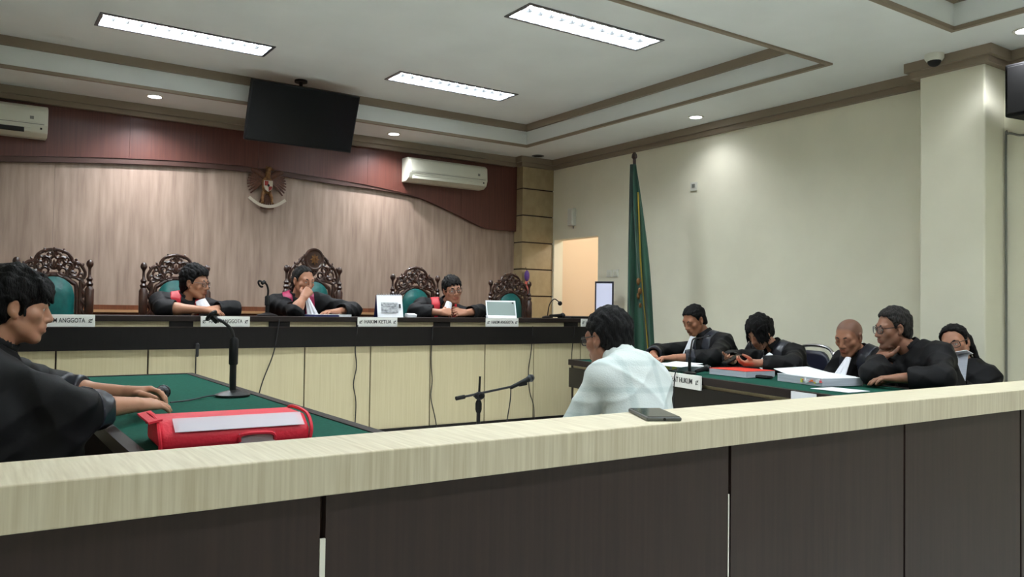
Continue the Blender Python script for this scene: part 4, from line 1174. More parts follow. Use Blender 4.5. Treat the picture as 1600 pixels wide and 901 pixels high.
    for q, a in arms.items():
        if not a: continue
        el, wr = V3(*a[0]), V3(*a[1])
        Bd.add(('c', sh[q], el, .050 * s, .042 * s), -.006, .04)
        Bd.add(('c', el, el + (wr - el) * .35, .041 * s, .041 * s), 0, .03)
        Bd.add(('c', el + (wr - el) * .35, wr, .041 * s, .0265 * s), 0, .03)
        if len(a) > 2 and a[2] is not None:
            P, Fg = hand_prims(wr, a[2], a[3], q > 0, s * (.92 if female else 1.0), **(a[4] if len(a) > 4 else {}))
            for p in P: Bd.add(p, 0, .018)
            for p in Fg: Bd.add(p, 0, .0035)
    me, vs = Bd.mesh('person', org)
    # natural skin variation: lips, beard shadow, shaved scalp
    loc = (vs + org - C0) @ HF.T / s
    tint = np.ones((len(vs), 4), f32)
    lip = np.exp(-((loc[:, 0] / .023) ** 4 + ((loc[:, 2] + .0625) / .0115) ** 4)) * (loc[:, 1] > .07)
    tint[:, :3] *= 1 - lip[:, None] * np.array([.22, .45, .40])
    inhead = (np.abs(loc[:, 0]) < .1) & (loc[:, 2] > -.13) & (loc[:, 2] < .15) & (np.abs(loc[:, 1]) < .13)
    if beard:
        bd = beard * np.clip((-.03 - loc[:, 2]) / .03, 0, 1) * np.clip((loc[:, 1] - .0) / .04, 0, 1) * inhead * (1 - lip)
        tint[:, :3] *= 1 - bd[:, None] * np.array([.6, .55, .5])
    if hair == 'shaved':
        hl = np.interp(loc[:, 1], *HAIRLINE)
        sc = np.clip((loc[:, 2] - hl) / .02, 0, 1) * inhead
        tint[:, :3] *= 1 - sc[:, None] * np.array([.50, .46, .42])
    at = me.attributes.new('tint', 'FLOAT_COLOR', 'POINT'); at.data.foreach_set('color', tint.ravel())
    body = link('person', me, skin(skin_rgb)); body.location = org
    tag(body, label, 'person')
    rel = lambda p: p - org
    # ---------------- eyes and brows
    Rm = Matrix([list(HF[0]), list(HF[1]), list(HF[2])]).transposed()
    for q in (-1, 1):
        if open_eyes:
            e = MB().ball(rel(hp(q * .031, .0735, .004)), .0122 * s, 12, 8).build('eye', 'eye_white', body, True)
            MB().ball(rel(hp(q * .031, .0803, .003)), (.0064 * s, .0058 * s, .0062 * s), 10, 6, Rm).build('iris', 'iris', e, True)
        if brows:
            MB().tube([rel(hp(q * .014, .0885, .0225)), rel(hp(q * .03, .0895, .0285)), rel(hp(q * .05, .074, .0245))], [.003 * s, .0042 * s, .0022 * s], 6).build('eyebrow', 'brow', body, True)
    # ---------------- hair
    if hair and hair != 'shaved':
        o = dict(off=.011, top=.0, hl=HAIRLINE, rough=.004, wave=150., lump=.0)
        o.update(hair_opt or {})
        ho = o.get('extra_pad', .05)
        Hf = Field(C0 - .17 * s - ho, C0 + .17 * s + ho, min(h, .005) * (.9 if h < .005 else 1.0))
        q = Hf.sl(Hf.lo, Hf.lo + Hf.h * Hf.n)
        Hf.add(('e', hp(0, -.012, .035 + o['top'] * .5), ((.075 + o['off']) * s, (.094 + o['off']) * s, (.083 + o['off'] + o['top']) * s), HF), 0, .02)
        Hf.add(('e', hp(0, -.055, -.03), (.058 * s, .045 * s, .06 * s), HF), o['off'] * .4, .03)
        for p in o.get('add', []):
            if p[0] == 'e': Hf.add(('e', hp(*p[1]), tuple(v * s for v in p[2]), HF), 0, p[3] if len(p) > 3 else .02)
            else: Hf.add(('c', hp(*p[1]), hp(*p[2]), p[3] * s, p[4] * s), 0, .015)
        x, y, z = Hf.xyz(q)
        dx, dy, dz = (x - f32(C0[0])) / f32(s), (y - f32(C0[1])) / f32(s), (z - f32(C0[2])) / f32(s)
        lx, ly, lz = [dx * f32(HF[i][0]) + dy * f32(HF[i][1]) + dz * f32(HF[i][2]) for i in range(3)]
        nz = f32(o['rough']) * (np.sin(lx * 130 + 2.2 * np.sin(ly * 55)) * np.sin(ly * 70 + lz * 60 + 1.3) + .6 * np.sin(lx * 210 - ly * 90 + 2 * np.sin(lz * 80)))
        nz = nz + f32(o['lump']) * np.sin(lx * 62 + 1.7 * np.sin(ly * 40 + .5)) * np.sin(ly * 48 + lz * 37)
        Hf.F += nz.astype(f32)
        cut = (np.interp(ly.ravel(), *o['hl']).reshape(ly.shape).astype(f32) + f32(.006) * np.sin(lx * 170 + ly * 40) * f32(o.get('ragged', .6)) - lz) * f32(.75 * s)
        if o.get('keep'):      # locks that hang below the hairline
            K = Field(Hf.lo, Hf.lo + Hf.h * 4, Hf.h); K.n = Hf.n; K.ax = Hf.ax; K.F = np.full(tuple(Hf.n), .12, f32)
            for p in o['keep']: K.add(('c', hp(*p[0]), hp(*p[1]), p[2] * s, p[3] * s), 0, .012)
            K.F += (nz * .5).astype(f32)
            Hf.F = np.minimum(np.maximum(Hf.F, cut), K.F)
        else:
            Hf.F = np.maximum(Hf.F, cut)
        for qq in (-1, 1):
            if not o.get('cover_ears'): Hf.sub(('e', hp(qq * .083, -.002, -.012), (.022 * s, .024 * s, .040 * s), HF), 0, .01)
        me, _ = Hf.mesh('hair', org)
        link('hair', me, hair_m, body)
    # ---------------- clothes
    ch = max(h * 1.35, .006)
    off = .022 * s if wear == 'robe' else .014 * s
    knee = {q: H + fw_flat(az) * .40 * s + az_frame(az)[0] * q * .11 * s + V3(0, 0, -.02) for q in (-1, 1)}
    Cl = Field(lo - .02, hi + .02, ch)
    for p in torso: Cl.add(p, off, .07)
    if wear == 'robe':
        for q in (-1, 1): Cl.add(('c', H + r * q * hipx, knee[q], .115 * s, .10 * s), 0, .06)
    for p in drape: Cl.add(('c', V3(*p[0]), V3(*p[1]), p[2], p[3]), 0, .08)
    x, y, z = Cl.xyz(Cl.sl(Cl.lo, Cl.lo + Cl.h * Cl.n))
    px, py, pz = x - f32(N[0]), y - f32(N[1]), z - f32(N[2])
    tx, ty, tz = [px * f32(T[i][0]) + py * f32(T[i][1]) + pz * f32(T[i][2]) for i in range(3)]
    if wear == 'robe': wob = f32(.007 * fold) * (np.abs(np.sin(tx * 24 + tz * 13 + 1.5 * np.sin(tz * 9) + ty * 9)) + .8 * np.abs(np.sin(ty * 31 - tz * 17 + 1.6 * np.sin(tx * 12))) - .9)
    else: wob = f32(-.009 * fold) * ((1 - np.abs(np.sin(tx * 15 + tz * 10 + .9 * np.sin(tz * 8) + ty * 5))) ** 3 + .9 * (1 - np.abs(np.sin(tx * 11 - tz * 17 + .8 * np.sin(tx * 12) + ty * 8))) ** 3 - .25)
    neck = ('c', N - up * .02 * s, nb + up * .04, (.066 if wear == 'robe' else .064) * s, .075 * s)
    Tf = None
    if lapel:
        Tf = Field(lo - .02, hi + .02, ch); Tf.F = Cl.F + wob * .5
        a = np.abs(tx)
        wid = f32(s)
        reg = np.maximum(np.maximum(f32(.050 * s) - f32(.03) * np.clip(-tz, 0, 1) - a, a - f32(.125 * s)), np.maximum(-ty - f32(.05 * s), -tz - f32(.50)))
        Tf.F = np.maximum(Tf.F - f32(.007 * s), reg.astype(f32))
        Tf.sub(neck, .004, .01)
        Tf.F += f32(.0)
    for q, a in arms.items():
        if not a: continue
        el, wr = V3(*a[0]), V3(*a[1]); cutq = a[5] if len(a) > 5 else sleeve_cut
        ce = el + (wr - el) * cutq
        Cl.add(('c', sh[q], el, sleeve[0] * s, sleeve[1] * s), 0, .05 if wear == 'robe' else .016)
        Cl.add(('c', el, ce, sleeve[1] * s, sleeve[2] * s), 0, .03)
        if wear == 'robe': Cl.add(('c', el - V3(0, 0, .01), ce - V3(0, 0, .02 * s), sleeve[1] * .85 * s, sleeve[2] * .85 * s), 0, .04)
    Cl.F += wob.astype(f32)
    for q, a in arms.items():
        if not a: continue
        el, wr = V3(*a[0]), V3(*a[1]); cutq = a[5] if len(a) > 5 else sleeve_cut
        d = unit(wr - el); ce = el + (wr - el) * cutq
        if wear == 'robe':
            Cl.sub(('c', ce - d * .03, ce + d * .05, (sleeve[2] - .012) * s, (sleeve[2] - .008) * s), 0, .006)
        # flat cuff: trim everything past the sleeve end near the forearm axis
        qn = Cl.sl(ce - .22, ce + .30)
        x2, y2, z2 = Cl.xyz(qn)
        ax_ = (x2 - f32(ce[0])) * f32(d[0]) + (y2 - f32(ce[1])) * f32(d[1]) + (z2 - f32(ce[2])) * f32(d[2])
        rad = np.sqrt(np.maximum((x2 - f32(ce[0])) ** 2 + (y2 - f32(ce[1])) ** 2 + (z2 - f32(ce[2])) ** 2 - ax_ ** 2, 0))
        trim = np.maximum(ax_, -(ax_ - f32(.14)) ) * 0 + np.minimum(ax_, np.minimum(f32(.09) - ax_, f32(sleeve[2] * 1.35 * s) - rad))
        Cl.F[qn] = np.maximum(Cl.F[qn], trim)
    Cl.sub(neck, 0, .012)
    cuffs = []
    if cuff:
        for q, a in arms.items():
            el, wr = V3(*a[0]), V3(*a[1]); cutq = a[5] if len(a) > 5 else sleeve_cut
            d = unit(wr - el); ce = el + (wr - el) * cutq
            Cf = Field(ce - .16, ce + .16, Cl.h); i0 = np.round((Cf.lo - Cl.lo) / Cl.h).astype(int); i0 = np.clip(i0, 0, Cl.n - Cf.n)
            Cf.lo = Cl.lo + Cl.h * i0; Cf.ax = [(Cf.lo[i] + Cl.h * np.arange(Cf.n[i])).astype(f32) for i in range(3)]
            Cf.F = Cl.F[i0[0]:i0[0] + Cf.n[0], i0[1]:i0[1] + Cf.n[1], i0[2]:i0[2] + Cf.n[2]].copy() - f32(.004)
            x2, y2, z2 = Cf.xyz(Cf.sl(Cf.lo, Cf.lo + Cf.h * Cf.n))
            ax_ = (x2 - f32(ce[0])) * f32(d[0]) + (y2 - f32(ce[1])) * f32(d[1]) + (z2 - f32(ce[2])) * f32(d[2])
            rad = np.sqrt(np.maximum((x2 - f32(ce[0])) ** 2 + (y2 - f32(ce[1])) ** 2 + (z2 - f32(ce[2])) ** 2 - ax_ ** 2, 0))
            Cf.F = np.maximum(Cf.F, np.maximum(np.maximum(-(ax_ + f32(.075)), ax_ - f32(.001)), rad - f32(sleeve[2] * 1.5 * s)))
            cuffs.append(Cf.mesh('cuff', org)[0])
    name = {'robe': 'robe', 'shirt': 'shirt'}[wear]
    me, _ = Cl.mesh(name, org)
    robe = link(name, me, 'robe_black' if wear == 'robe' else 'shirt_check', body)
    for me in cuffs: link('cuff', me, cuff, robe)
    if lapel:
        me, _ = Tf.mesh('lapel', org); link('lapel', me, lapel, robe)
    if wear == 'shirt':
        cf = Field(N - .16, N + .2, .004)
        cf.add(('c', N - up * .03 * s, N + (nb - N) * .62 + up * .012, .082 * s, .070 * s), 0, .01)
        cf.sub(('c', N - up * .1 * s, nb + up * .1, .070 * s, .056 * s), 0, .004)
        x, y, z = cf.xyz(cf.sl(cf.lo, cf.lo + cf.h * cf.n))
        me, _ = cf.mesh('collar', org); link('collar', me, 'shirt_check', robe)
    if wear == 'robe':
        cf = Field(N - .16, N + .2, .005)
        cf.add(('c', N - up * .03 * s, N + (nb - N) * .45, .084 * s, .074 * s), 0, .01)
        cf.sub(('c', N - up * .1 * s, nb + up * .1, .070 * s, .062 * s), 0, .004)
        cf.sub(('c', N + fw * .10 * s, N + fw * .16 * s + up * .2, .05 * s, .05 * s), 0, .01)
        me, _ = cf.mesh('collar', org); link('collar', me, 'robe_black', robe)
    if bib:
        p0, p1, w0, w1 = V3(*bib[0]), V3(*bib[1]), bib[2], bib[3]
        ax = unit(p1 - p0); bn = unit(az_frame(az)[1] - ax * (az_frame(az)[1] @ ax)); bs2 = np.cross(ax, bn)
        mb = MB(); vs_ = []; NJ = 12
        for layer in (0, -.007):
            for i in range(7):
                t_ = i / 6; w_ = w0 + (w1 - w0) * t_
                for j in range(NJ + 1):
                    u_ = -1 + 2 * j / NJ
                    vs_.append(p0 + (p1 - p0) * t_ + bs2 * u_ * w_ + bn * (layer + .005 * t_ * math.sin(u_ * 9) - .012 * u_ * u_))
        o_ = 7 * (NJ + 1); fs_ = []
        for i in range(6):
            for j in range(NJ):
                q_ = (i * (NJ + 1) + j, i * (NJ + 1) + j + 1, (i + 1) * (NJ + 1) + j + 1, (i + 1) * (NJ + 1) + j)
                fs_ += [q_, tuple(k + o_ for k in reversed(q_))]
        rim = list(range(NJ + 1)) + [i * (NJ + 1) + NJ for i in range(1, 7)] + [6 * (NJ + 1) + j for j in range(NJ - 1, -1, -1)] + [i * (NJ + 1) for i in range(5, 0, -1)]
        fs_ += [(rim[k], rim[(k + 1) % len(rim)], rim[(k + 1) % len(rim)] + o_, rim[k] + o_) for k in range(len(rim))]
        mb.add(vs_, fs_)
        mb.v = [tuple(np.asarray(v) - org) for v in mb.v]
        mb.build('bib', 'bib_white', robe, True)
    # ---------------- legs
    tf = Field(np.minimum(H - .28, np.minimum(knee[1], knee[-1]) - .2) * [1, 1, 0] + [0, 0, floor - .01], np.maximum(H + .28, np.maximum(knee[1], knee[-1]) + .2) * [1, 1, 0] + [0, 0, H[2] + .14], .012)
    for q in (-1, 1):
        ank = V3(knee[q][0], knee[q][1], floor + .08) + fw_flat(az) * .02
        tf.add(('c', H + r * q * hipx, knee[q], .088 * s, .066 * s), 0, .04); tf.add(('c', knee[q], ank, .066 * s, .05 * s), 0, .03)
    tf.add(torso[0], -.004, .05)
    me, _ = tf.mesh('trousers', org); link('trousers', me, 'trouser_dark', body)
    for q in (-1, 1):
        ank = V3(knee[q][0], knee[q][1], floor); g = fw_flat(az)
        m_ = MB()
        Rz = Matrix.Rotation(-math.radians(az), 3, 'Z')
        m_.ball(rel(ank + g * .07 * s + V3(0, 0, .042)), (.046 * s, .135 * s, .042), 14, 8, Rz); m_.ball(rel(ank + g * .01 + V3(0, 0, .07)), (.045 * s, .06 * s, .06), 12, 8, Rz)
        m_.build('shoe', 'shoe_black', body, True)
    # ---------------- glasses
    if glasses:
        gm, gw, gh = glasses
        g = MB()
        for q in (-1, 1):
            ring = []
            for k in range(21):
                a_ = 2 * PI * k / 20
                cx = math.copysign(abs(math.cos(a_)) ** .6, math.cos(a_)); cz = math.copysign(abs(math.sin(a_)) ** .6, math.sin(a_))
                ring.append(rel(hp(q * .034 + cx * gw, .101 - .008 * abs(cx * q > 0) * abs(cx), .002 + cz * gh)))
            g.tube(ring, .0024 * s, 6)
            g.tube([rel(hp(q * (.034 + gw), .094, .010)), rel(hp(q * .078, .06, .012)), rel(hp(q * .081, -.005, .014)), rel(hp(q * .08, -.02, -.004))], .0022 * s, 6)
        g.tube([rel(hp(-.012, .103, .006)), rel(hp(0, .106, .009)), rel(hp(.012, .103, .006))], .0022 * s, 6)
        go = g.build('glasses', gm, body, True)
        for q in (-1, 1):
            ring = [rel(hp(q * .034 + math.cos(2 * PI * k / 12) * gw * .96, .1, .002 + math.sin(2 * PI * k / 12) * gh * .96)) for k in range(12)]
            MB().add(ring, [tuple(range(12))]).build('lens', 'lens', go)
    return body
def fw_flat(az):
    return az_frame(az)[1]

DAZ = 281.5
def dp(s_, o_, z): 
    p = dpt(s_, o_, z); return (p.x, p.y, p.z)
flat = lambda c: dict(curl=c)

# prosecutor on the left
FR = ([-.14, -.07, -.035, -.012, .006, .02, .034, .05, .07, .15], [-.085, -.082, -.06, -.035, -.022, -.012, .012, .026, .030, .034])
person('young man with tousled black hair and black robe seated at the left table', (-.12, 3.48), 95, (-.14, 3.49, .61), (.09, 3.48, 1.055), (.168, 3.475, 1.228), (92, 4, 0),
       Rarm=((.33, 3.15, .885), (.565, 3.38, .865), (.82, .52, -.10), (.1, .35, -.93), dict(curls=[.12, .15, .2, .25], thumb_in=.35), .42),
       Larm=((.34, 3.84, .885), (.575, 3.66, .885), (.93, -.28, .02), (-.1, -.3, -.95), dict(curls=[.45, .5, .55, .6]), .40),
       s=1.08, h=.004, skin_rgb=(178, 130, 104), bib=None, sleeve=(.078, .072, .056), hair='full', hair_m='hair_black', fold=1.3, cuff='robe_navy', drape=[((.30, 3.16, .80), (.24, 3.2, .60), .085, .10), ((.12, 3.22, .86), (.05, 3.25, .60), .11, .13), ((-.08, 3.28, .80), (-.12, 3.3, .58), .12, .14), ((.20, 3.4, .75), (.2, 3.4, .6), .12, .13)],
       hair_opt=dict(off=.017, top=.012, hl=FR, rough=.004, lump=.006, ragged=1.6, add=[('e', (0, .055, .068), (.07, .045, .03), .03), ('e', (0, -.07, .0), (.07, .05, .07), .03)],
                     keep=[((-.04, .085, .055), (-.05, .098, .022), .014, .006), ((-.01, .095, .06), (-.02, .108, .028), .014, .005), ((.03, .09, .06), (.02, .105, .03), .014, .006), ((-.07, .02, .02), (-.079, .026, -.02), .010, .005), ((.07, .02, .02), (.079, .026, -.02), .010, .005), ((-.04, .06, .10), (-.03, .10, .07), .018, .010), ((.05, .06, .09), (.05, .09, .05), .018, .01)]))

# three judges
JZ = .20
person('judge in glasses and red lapels looking sideways with folded arms', (1.5, 7.2), 190, (1.5, 7.23, .78), (1.545, 7.03, 1.285), (1.59, 6.975, 1.425), (131, 4, 2), floor=JZ,
       Rarm=((1.33, 6.87, 1.222), (1.60, 6.715, 1.212), (.96, .02, -.12), (0, .3, -.95), dict(curl=.2), .30), Larm=((1.87, 6.86, 1.222), (1.68, 6.79, 1.215), (-.95, -.1, 0), (0, 0, -1), dict(curl=.2), .75),
       skin_rgb=(172, 124, 98), lapel='satin_red', bib=((1.615, 6.885, 1.295), (1.655, 6.82, 1.175), .04, .06), glasses=('frame_brown', .023, .019), hair_m='hair_black', hair_opt=dict(off=.013, top=.02, lump=.003, add=[('e', (0, .05, .09), (.055, .045, .03), .03)]))
person('presiding judge with pink lapels resting his chin on a fist', (2.56, 7.22), 192, (2.57, 7.25, .79), (2.50, 7.08, 1.325), (2.515, 6.995, 1.472), (163, 8, 0), floor=JZ,
       Rarm=((2.385, 6.80, 1.215), (2.462, 6.835, 1.325), (.55, .25, .62), (.2, .75, -.35), dict(curls=[1.2, 1.25, 1.3, 1.3], thumb_in=.5), .12), Larm=((2.98, 6.95, 1.225), (2.74, 6.74, 1.21), (-.9, -.2, -.05), (0, 0, -1), dict(curl=.3), .8),
       skin_rgb=(160, 112, 88), lapel='satin_pink', bib=((2.522, 6.905, 1.335), (2.560, 6.85, 1.172), .016, .05), hair_m='hair_dark', build=1.06, hair_opt=dict(off=.006, top=.004, hl=([-.14, -.07, -.035, -.012, .006, .022, .036, .05, .075, .13], [-.072, -.068, -.05, -.03, -.012, .004, .05, .082, .10, .12])))
person('judge in glasses and scarlet lapels leaning over clasped hands', (3.88, 7.25), 196, (3.88, 7.27, .78), (3.93, 6.985, 1.275), (3.955, 6.84, 1.425), (190, 4, 8), floor=JZ,
       Rarm=((3.56, 6.86, 1.225), (3.75, 6.70, 1.212), (.95, -.05, .02), (.1, .8, -.5), dict(curls=[.7, .75, .8, .8]), .72), Larm=((4.31, 6.88, 1.225), (4.04, 6.72, 1.212), (-.95, -.05, .02), (-.1, .8, -.5), dict(curls=[.6, .65, .7, .7]), .72),
       skin_rgb=(172, 122, 98), lapel='satin_red', bib=((3.893, 6.775, 1.318), (3.815, 6.70, 1.19), .03, .045), glasses=('frame_brown', .025, .017), hair_m='hair_dark', hair_opt=dict(off=.014, top=.01, lump=.004, ragged=1.5, hl=([-.14, -.07, -.035, -.012, .006, .022, .036, .05, .075, .13], [-.072, -.068, -.05, -.03, -.015, -.002, .03, .05, .055, .06])))

# witness seen from behind
person('man in pale checked shirt and glasses seated with his back to the rail', (2.32, 2.38), 4, (2.33, 2.40, .58), (2.365, 2.57, 1.015), (2.362, 2.710, 1.125), (-6, 8, 0),
       shoulders={1: (-.10, 0, -.005), -1: (.045, 0, -.01)}, Rarm=((2.50, 2.75, .72), (2.44, 2.96, .69), (-.5, .8, -.2), (0, -.2, -1), dict(curl=.4), .95), Larm=((2.13, 2.69, .72), (2.22, 2.93, .69), (.5, .8, -.2), (0, -.2, -1), dict(curl=.4), .95),
       wear='shirt', h=.0045, skin_rgb=(150, 104, 84), sleeve=(.064, .056, .045), hair_m='hair_black', glasses=('frame_black', .026, .018), hair_opt=dict(off=.011, top=.006, hl=([-.14, -.07, -.035, -.012, .006, .022, .036, .055, .075, .13], [-.085, -.08, -.055, -.03, -.012, .004, .035, .055, .062, .07])), build=.84, fold=.65)

# defence side
person('heavy man in black robe looking down at papers on the defence table', dp(.8, 1.2, 0)[:2], DAZ, dp(.80, 1.24, .56), dp(.72, 1.03, 1.0), dp(.65, .92, 1.175), (274, 24, 0),
       Rarm=(dp(.45, .66, .89), dp(.72, .44, .875), (-.45, -.55, -.15), (0, 0, -1), dict(curl=.4), .8), Larm=(dp(1.18, .74, .88), dp(1.02, .46, .87), (-.75, .45, -.05), (0, 0, -1), dict(curls=[.4, .5, .55, .6]), .72),
       skin_rgb=(164, 112, 86), lapel='robe_navy', bib=((5.29, 4.97, 1.04), (5.245, 5.005, .87), .03, .048), hair_m='hair_black', build=1.22, cuff='robe_navy', hair_opt=dict(off=.009, top=.004, hl=([-.14, -.07, -.035, -.012, .006, .022, .036, .055, .075, .13], [-.072, -.068, -.05, -.03, -.012, .006, .045, .07, .082, .09])), open_eyes=False)
person('woman in black robe with tied messy hair bent over her phone', dp(1.65, 1.2, 0)[:2], DAZ, dp(1.68, 1.25, .55), dp(1.62, 1.02, .955), dp(1.57, .88, 1.10), (272, 34, 0), female=True, s=1.04,
       Rarm=(dp(1.36, .78, .885), dp(1.60, .60, .885), (-.75, -.35, 0), (.3, -.3, .9), dict(curl=.5), .85), Larm=(dp(2.02, .80, .88), dp(1.86, .60, .88), (-.75, .5, .0), (.3, .3, .9), dict(curl=.5), .8),
       skin_rgb=(170, 124, 100), lapel='robe_navy', bib=((5.11, 3.99, .945), (5.03, 4.05, .845), .03, .045), hair='long', hair_m='hair_black', open_eyes=False,
       hair_opt=dict(off=.018, top=.004, cover_ears=True, rough=.005, ragged=2.0, lump=.004, extra_pad=.09, hl=([-.14, -.07, -.035, -.012, .006, .022, .036, .055, .075, .13], [-.10, -.10, -.08, -.06, -.04, -.02, .02, .05, .06, .07]), add=[('e', (.01, -.125, .0), (.04, .04, .045), .012), ('e', (.02, -.135, -.04), (.025, .03, .035), .012)],
                     keep=[((q * (.03 + .045 * k / 6), .085 - .075 * k / 6, .07 - .03 * k / 6), (q * (.06 + .022 * k / 6), .10 - .085 * k / 6, -.035 - .012 * ((k * 5) % 7)), .011, .0035) for q in (-1, 1) for k in range(7)]))
t = thing('mobile_phone', 'dark mobile phone held by the woman bent over the defence table', 'phone', dp(1.735, .49, .905), DROT)
MB().obox((0, 0, 0), (.036, 0, 0), (0, .07, .03), (0, -.002, .0045)).build('case', 'black_plastic', t, bevel=.003)
MB().obox((0, -.0022, .005), (.032, 0, 0), (0, .065, .028), (0, -.0003, .0007)).build('screen', 'screen_black', t)
person('bald man in black robe with white bib reading at the defence table', dp(2.35, 1.35, 0)[:2], DAZ, dp(2.36, 1.36, .54), dp(2.33, 1.15, .955), dp(2.31, 1.05, 1.085), (268, 18, 0),
       Rarm=(dp(2.06, 1.06, .74), dp(2.24, .98, .64), (-.3, -.7, -.1), (0, 0, -1), dict(curl=.4), .85), Larm=(dp(2.58, 1.08, .74), dp(2.45, .98, .64), (-.3, .7, -.1), (0, 0, -1), dict(curl=.4), .85),
       skin_rgb=(160, 112, 88), hair='shaved', lapel='robe_navy', bib=((5.10, 3.345, .955), (4.985, 3.35, .812), .025, .06), open_eyes=False)
person('man in glasses and black robe leaning his chin on his hand at the table end', dp(2.85, 1.25, 0)[:2], DAZ + 12, dp(2.98, 1.20, .56), dp(2.85, 1.09, 1.005), dp(2.77, .96, 1.158), (303, 6, 0),
       Rarm=(dp(2.86, .68, .882), dp(2.75, .85, .955), (.55, -.1, .45), (.3, -.2, .8), dict(curls=[1.0, 1.1, 1.2, 1.2]), .8), Larm=(dp(3.22, .86, .885), dp(3.03, .72, .865), (-.55, .75, -.08), (0, 0, -1), dict(curls=[.25, .3, .3, .35], spread=.16), .78),
       skin_rgb=(140, 98, 78), beard=.55, hair_m='hair_grey', glasses=('frame_black', .027, .021), build=1.18, hair_opt=dict(off=.010, top=.008, hl=([-.14, -.07, -.035, -.012, .006, .022, .036, .055, .075, .13], [-.072, -.068, -.05, -.03, -.012, .004, .05, .078, .088, .10])))
person('woman in glasses and black top reading behind the man at the table end', dp(2.66, 1.72, 0)[:2], DAZ - 14, dp(2.68, 1.60, .50), dp(2.71, 1.70, .90), dp(2.70, 1.62, 1.055), (262, 6, 16), female=True, s=1.04,
       Rarm=(dp(2.50, 1.52, .74), dp(2.68, 1.42, .80), (-.2, -.2, .6), (.5, -.6, .1), dict(curl=.5), .85), Larm=(dp(2.86, 1.60, .70), dp(2.86, 1.42, .80), (-.2, .2, .6), (.6, .6, .1), dict(curl=.5), .85),
       skin_rgb=(172, 124, 100), hair='long', hair_m='hair_black', glasses=('frame_black', .027, .021),
       hair_opt=dict(off=.012, top=.004, cover_ears=True, extra_pad=.1, hl=([-.14, -.07, -.035, -.012, .006, .022, .036, .05, .065, .13], [-.12, -.12, -.11, -.08, -.03, .02, .06, .085, .10, .12]), add=[('c', (0, -.08, -.05), (.03, -.09, -.22), .05, .03)], keep=[((.07, -.045, .02), (.085, -.05, -.2), .03, .02), ((-.07, -.045, .02), (-.08, -.05, -.16), .024, .014)]))
t = thing('reading_paper', 'white paper held up by the woman behind the table end', 'paper', dp(2.84, 1.42, .84), DROT)
MB().obox((0, 0, .06), (.10, 0, .012), (0, .0012, 0), (-.01, .03, .10)).build('front_sheet', 'paper_edge', t)
MB().obox((0, .022, .155), (.105, 0, .02), (0, .03, -.012), (0, .001, .002)).build('folded_top', 'paper', t)

# ------------------------------------------------------------------ chairs of the people at floor level
def chrome_chair(label, loc, az, seatm='navy_vinyl', k=1.0):
    r_, f_ = az_frame(az)
    t = thing('stacking_chair', label, 'chair', loc, -math.radians(az), 'chrome stacking chairs')
    t.scale = (1, 1, k)
    m = MB()
    MB().tube(spline([(-.23, -.20, .45), (-.235, -.235, .70), (-.22, -.25, .90), (-.12, -.26, .985), (.12, -.26, .985), (.22, -.25, .90), (.235, -.235, .70), (.23, -.20, .45)], 6), .0135, 8).build('back_frame', 'chrome', t, True)
    K = 10; vs = []
    for i in range(K + 1):
        for j in range(K + 1):
            u = -1 + 2 * j / K; v = i / K
            w = .205 - .05 * max(0, v - .6) * 2.2 * abs(u)
            vs.append((u * w, -.235 - .02 * v + .02 * (1 - u * u), .58 + (.375 - .07 * u ** 4) * v))
    fs = [(i * (K + 1) + j, i * (K + 1) + j + 1, (i + 1) * (K + 1) + j + 1, (i + 1) * (K + 1) + j) for i in range(K) for j in range(K)]
    o = MB().add(vs, fs).build('backrest', seatm, t, True); md = o.modifiers.new('thick', 'SOLIDIFY'); md.thickness = .035; md.offset = 0
    MB().box((-.22, -.2, .40), (.22, .22, .455)).build('seat', seatm, t, True, bevel=.02)
    for s_ in (-1, 1):
        MB().tube([(s_ * .23, -.20, .45), (s_ * .235, -.24, .0)], .0125, 8).build('leg', 'chrome', t, True)
        MB().tube([(s_ * .23, -.20, .43), (s_ * .23, .19, .43), (s_ * .235, .22, .0)], .0125, 8).build('leg', 'chrome', t, True)
    return t
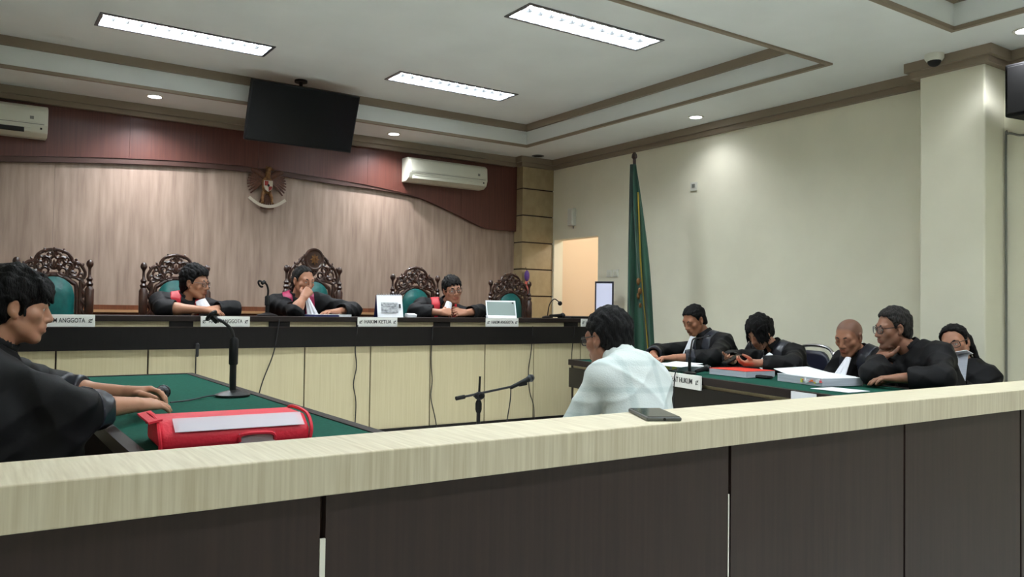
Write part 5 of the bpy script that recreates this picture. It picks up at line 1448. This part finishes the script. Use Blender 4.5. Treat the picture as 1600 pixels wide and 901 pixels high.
chrome_chair('chrome framed chair with dark blue back behind the woman with the phone', dpt(1.60, 1.15, 0), DAZ)
chrome_chair('chrome chair under the woman reading behind the table end', dpt(2.62, 1.56, 0), DAZ - 14, k=.80)
chrome_chair('chrome chair under the bald man', dpt(2.36, 1.36, 0), DAZ, k=.84)
chrome_chair('chrome chair under the man leaning on his hand', dpt(3.02, 1.14, 0), DAZ + 12, k=.80)
chrome_chair('chrome chair under the man in the checked shirt', (2.37, 2.37, 0), 4, 'black_leather', k=.88)
def office_chair(label, loc, az, hb=.95):
    t = thing('office_chair', label, 'chair', loc, -math.radians(az), 'padded office chairs')
    K = 10; vs = []
    for i in range(K + 1):
        for j in range(K + 1):
            u = -1 + 2 * j / K; v = i / K
            vs.append((u * (.24 - .05 * max(0, v - .75) * 4 * abs(u) ** 3), -.22 - .05 * v + .035 * u * u, .55 + (hb - .55) * v - .03 * v * u ** 4))
    fs = [(i * (K + 1) + j, i * (K + 1) + j + 1, (i + 1) * (K + 1) + j + 1, (i + 1) * (K + 1) + j) for i in range(K) for j in range(K)]
    o = MB().add(vs, fs).build('backrest', 'black_leather', t, True); md = o.modifiers.new('thick', 'SOLIDIFY'); md.thickness = .07; md.offset = 0
    MB().box((-.24, -.22, .39), (.24, .24, .46)).build('seat', 'black_leather', t, True, bevel=.025)
    MB().tube([(0, -.22, .42), (0, -.27, .46), (0, -.28, .62)], .02, 8).build('back_bracket', 'black_metal', t, True)
    MB().tube([(0, 0, .1), (0, 0, .4)], .025, 10).build('gas_column', 'black_metal', t, True)
    for k in range(5):
        a = k * 2 * PI / 5
        lg = MB().tube([(0, 0, .11), (math.cos(a) * .27, math.sin(a) * .27, .06)], [.022, .016], 8).build('leg', 'black_metal', t, True)
        MB().ball((math.cos(a) * .27, math.sin(a) * .27, .03), .03, 10, 6).build('castor', 'black_plastic', lg, True)
    return t
p = dpt(.92, 1.22, 0); office_chair('padded black office chair behind the heavy man', p, DAZ, 1.0)
office_chair('padded black office chair under the young man at the left table', (-.17, 3.49, 0), 95, .92)
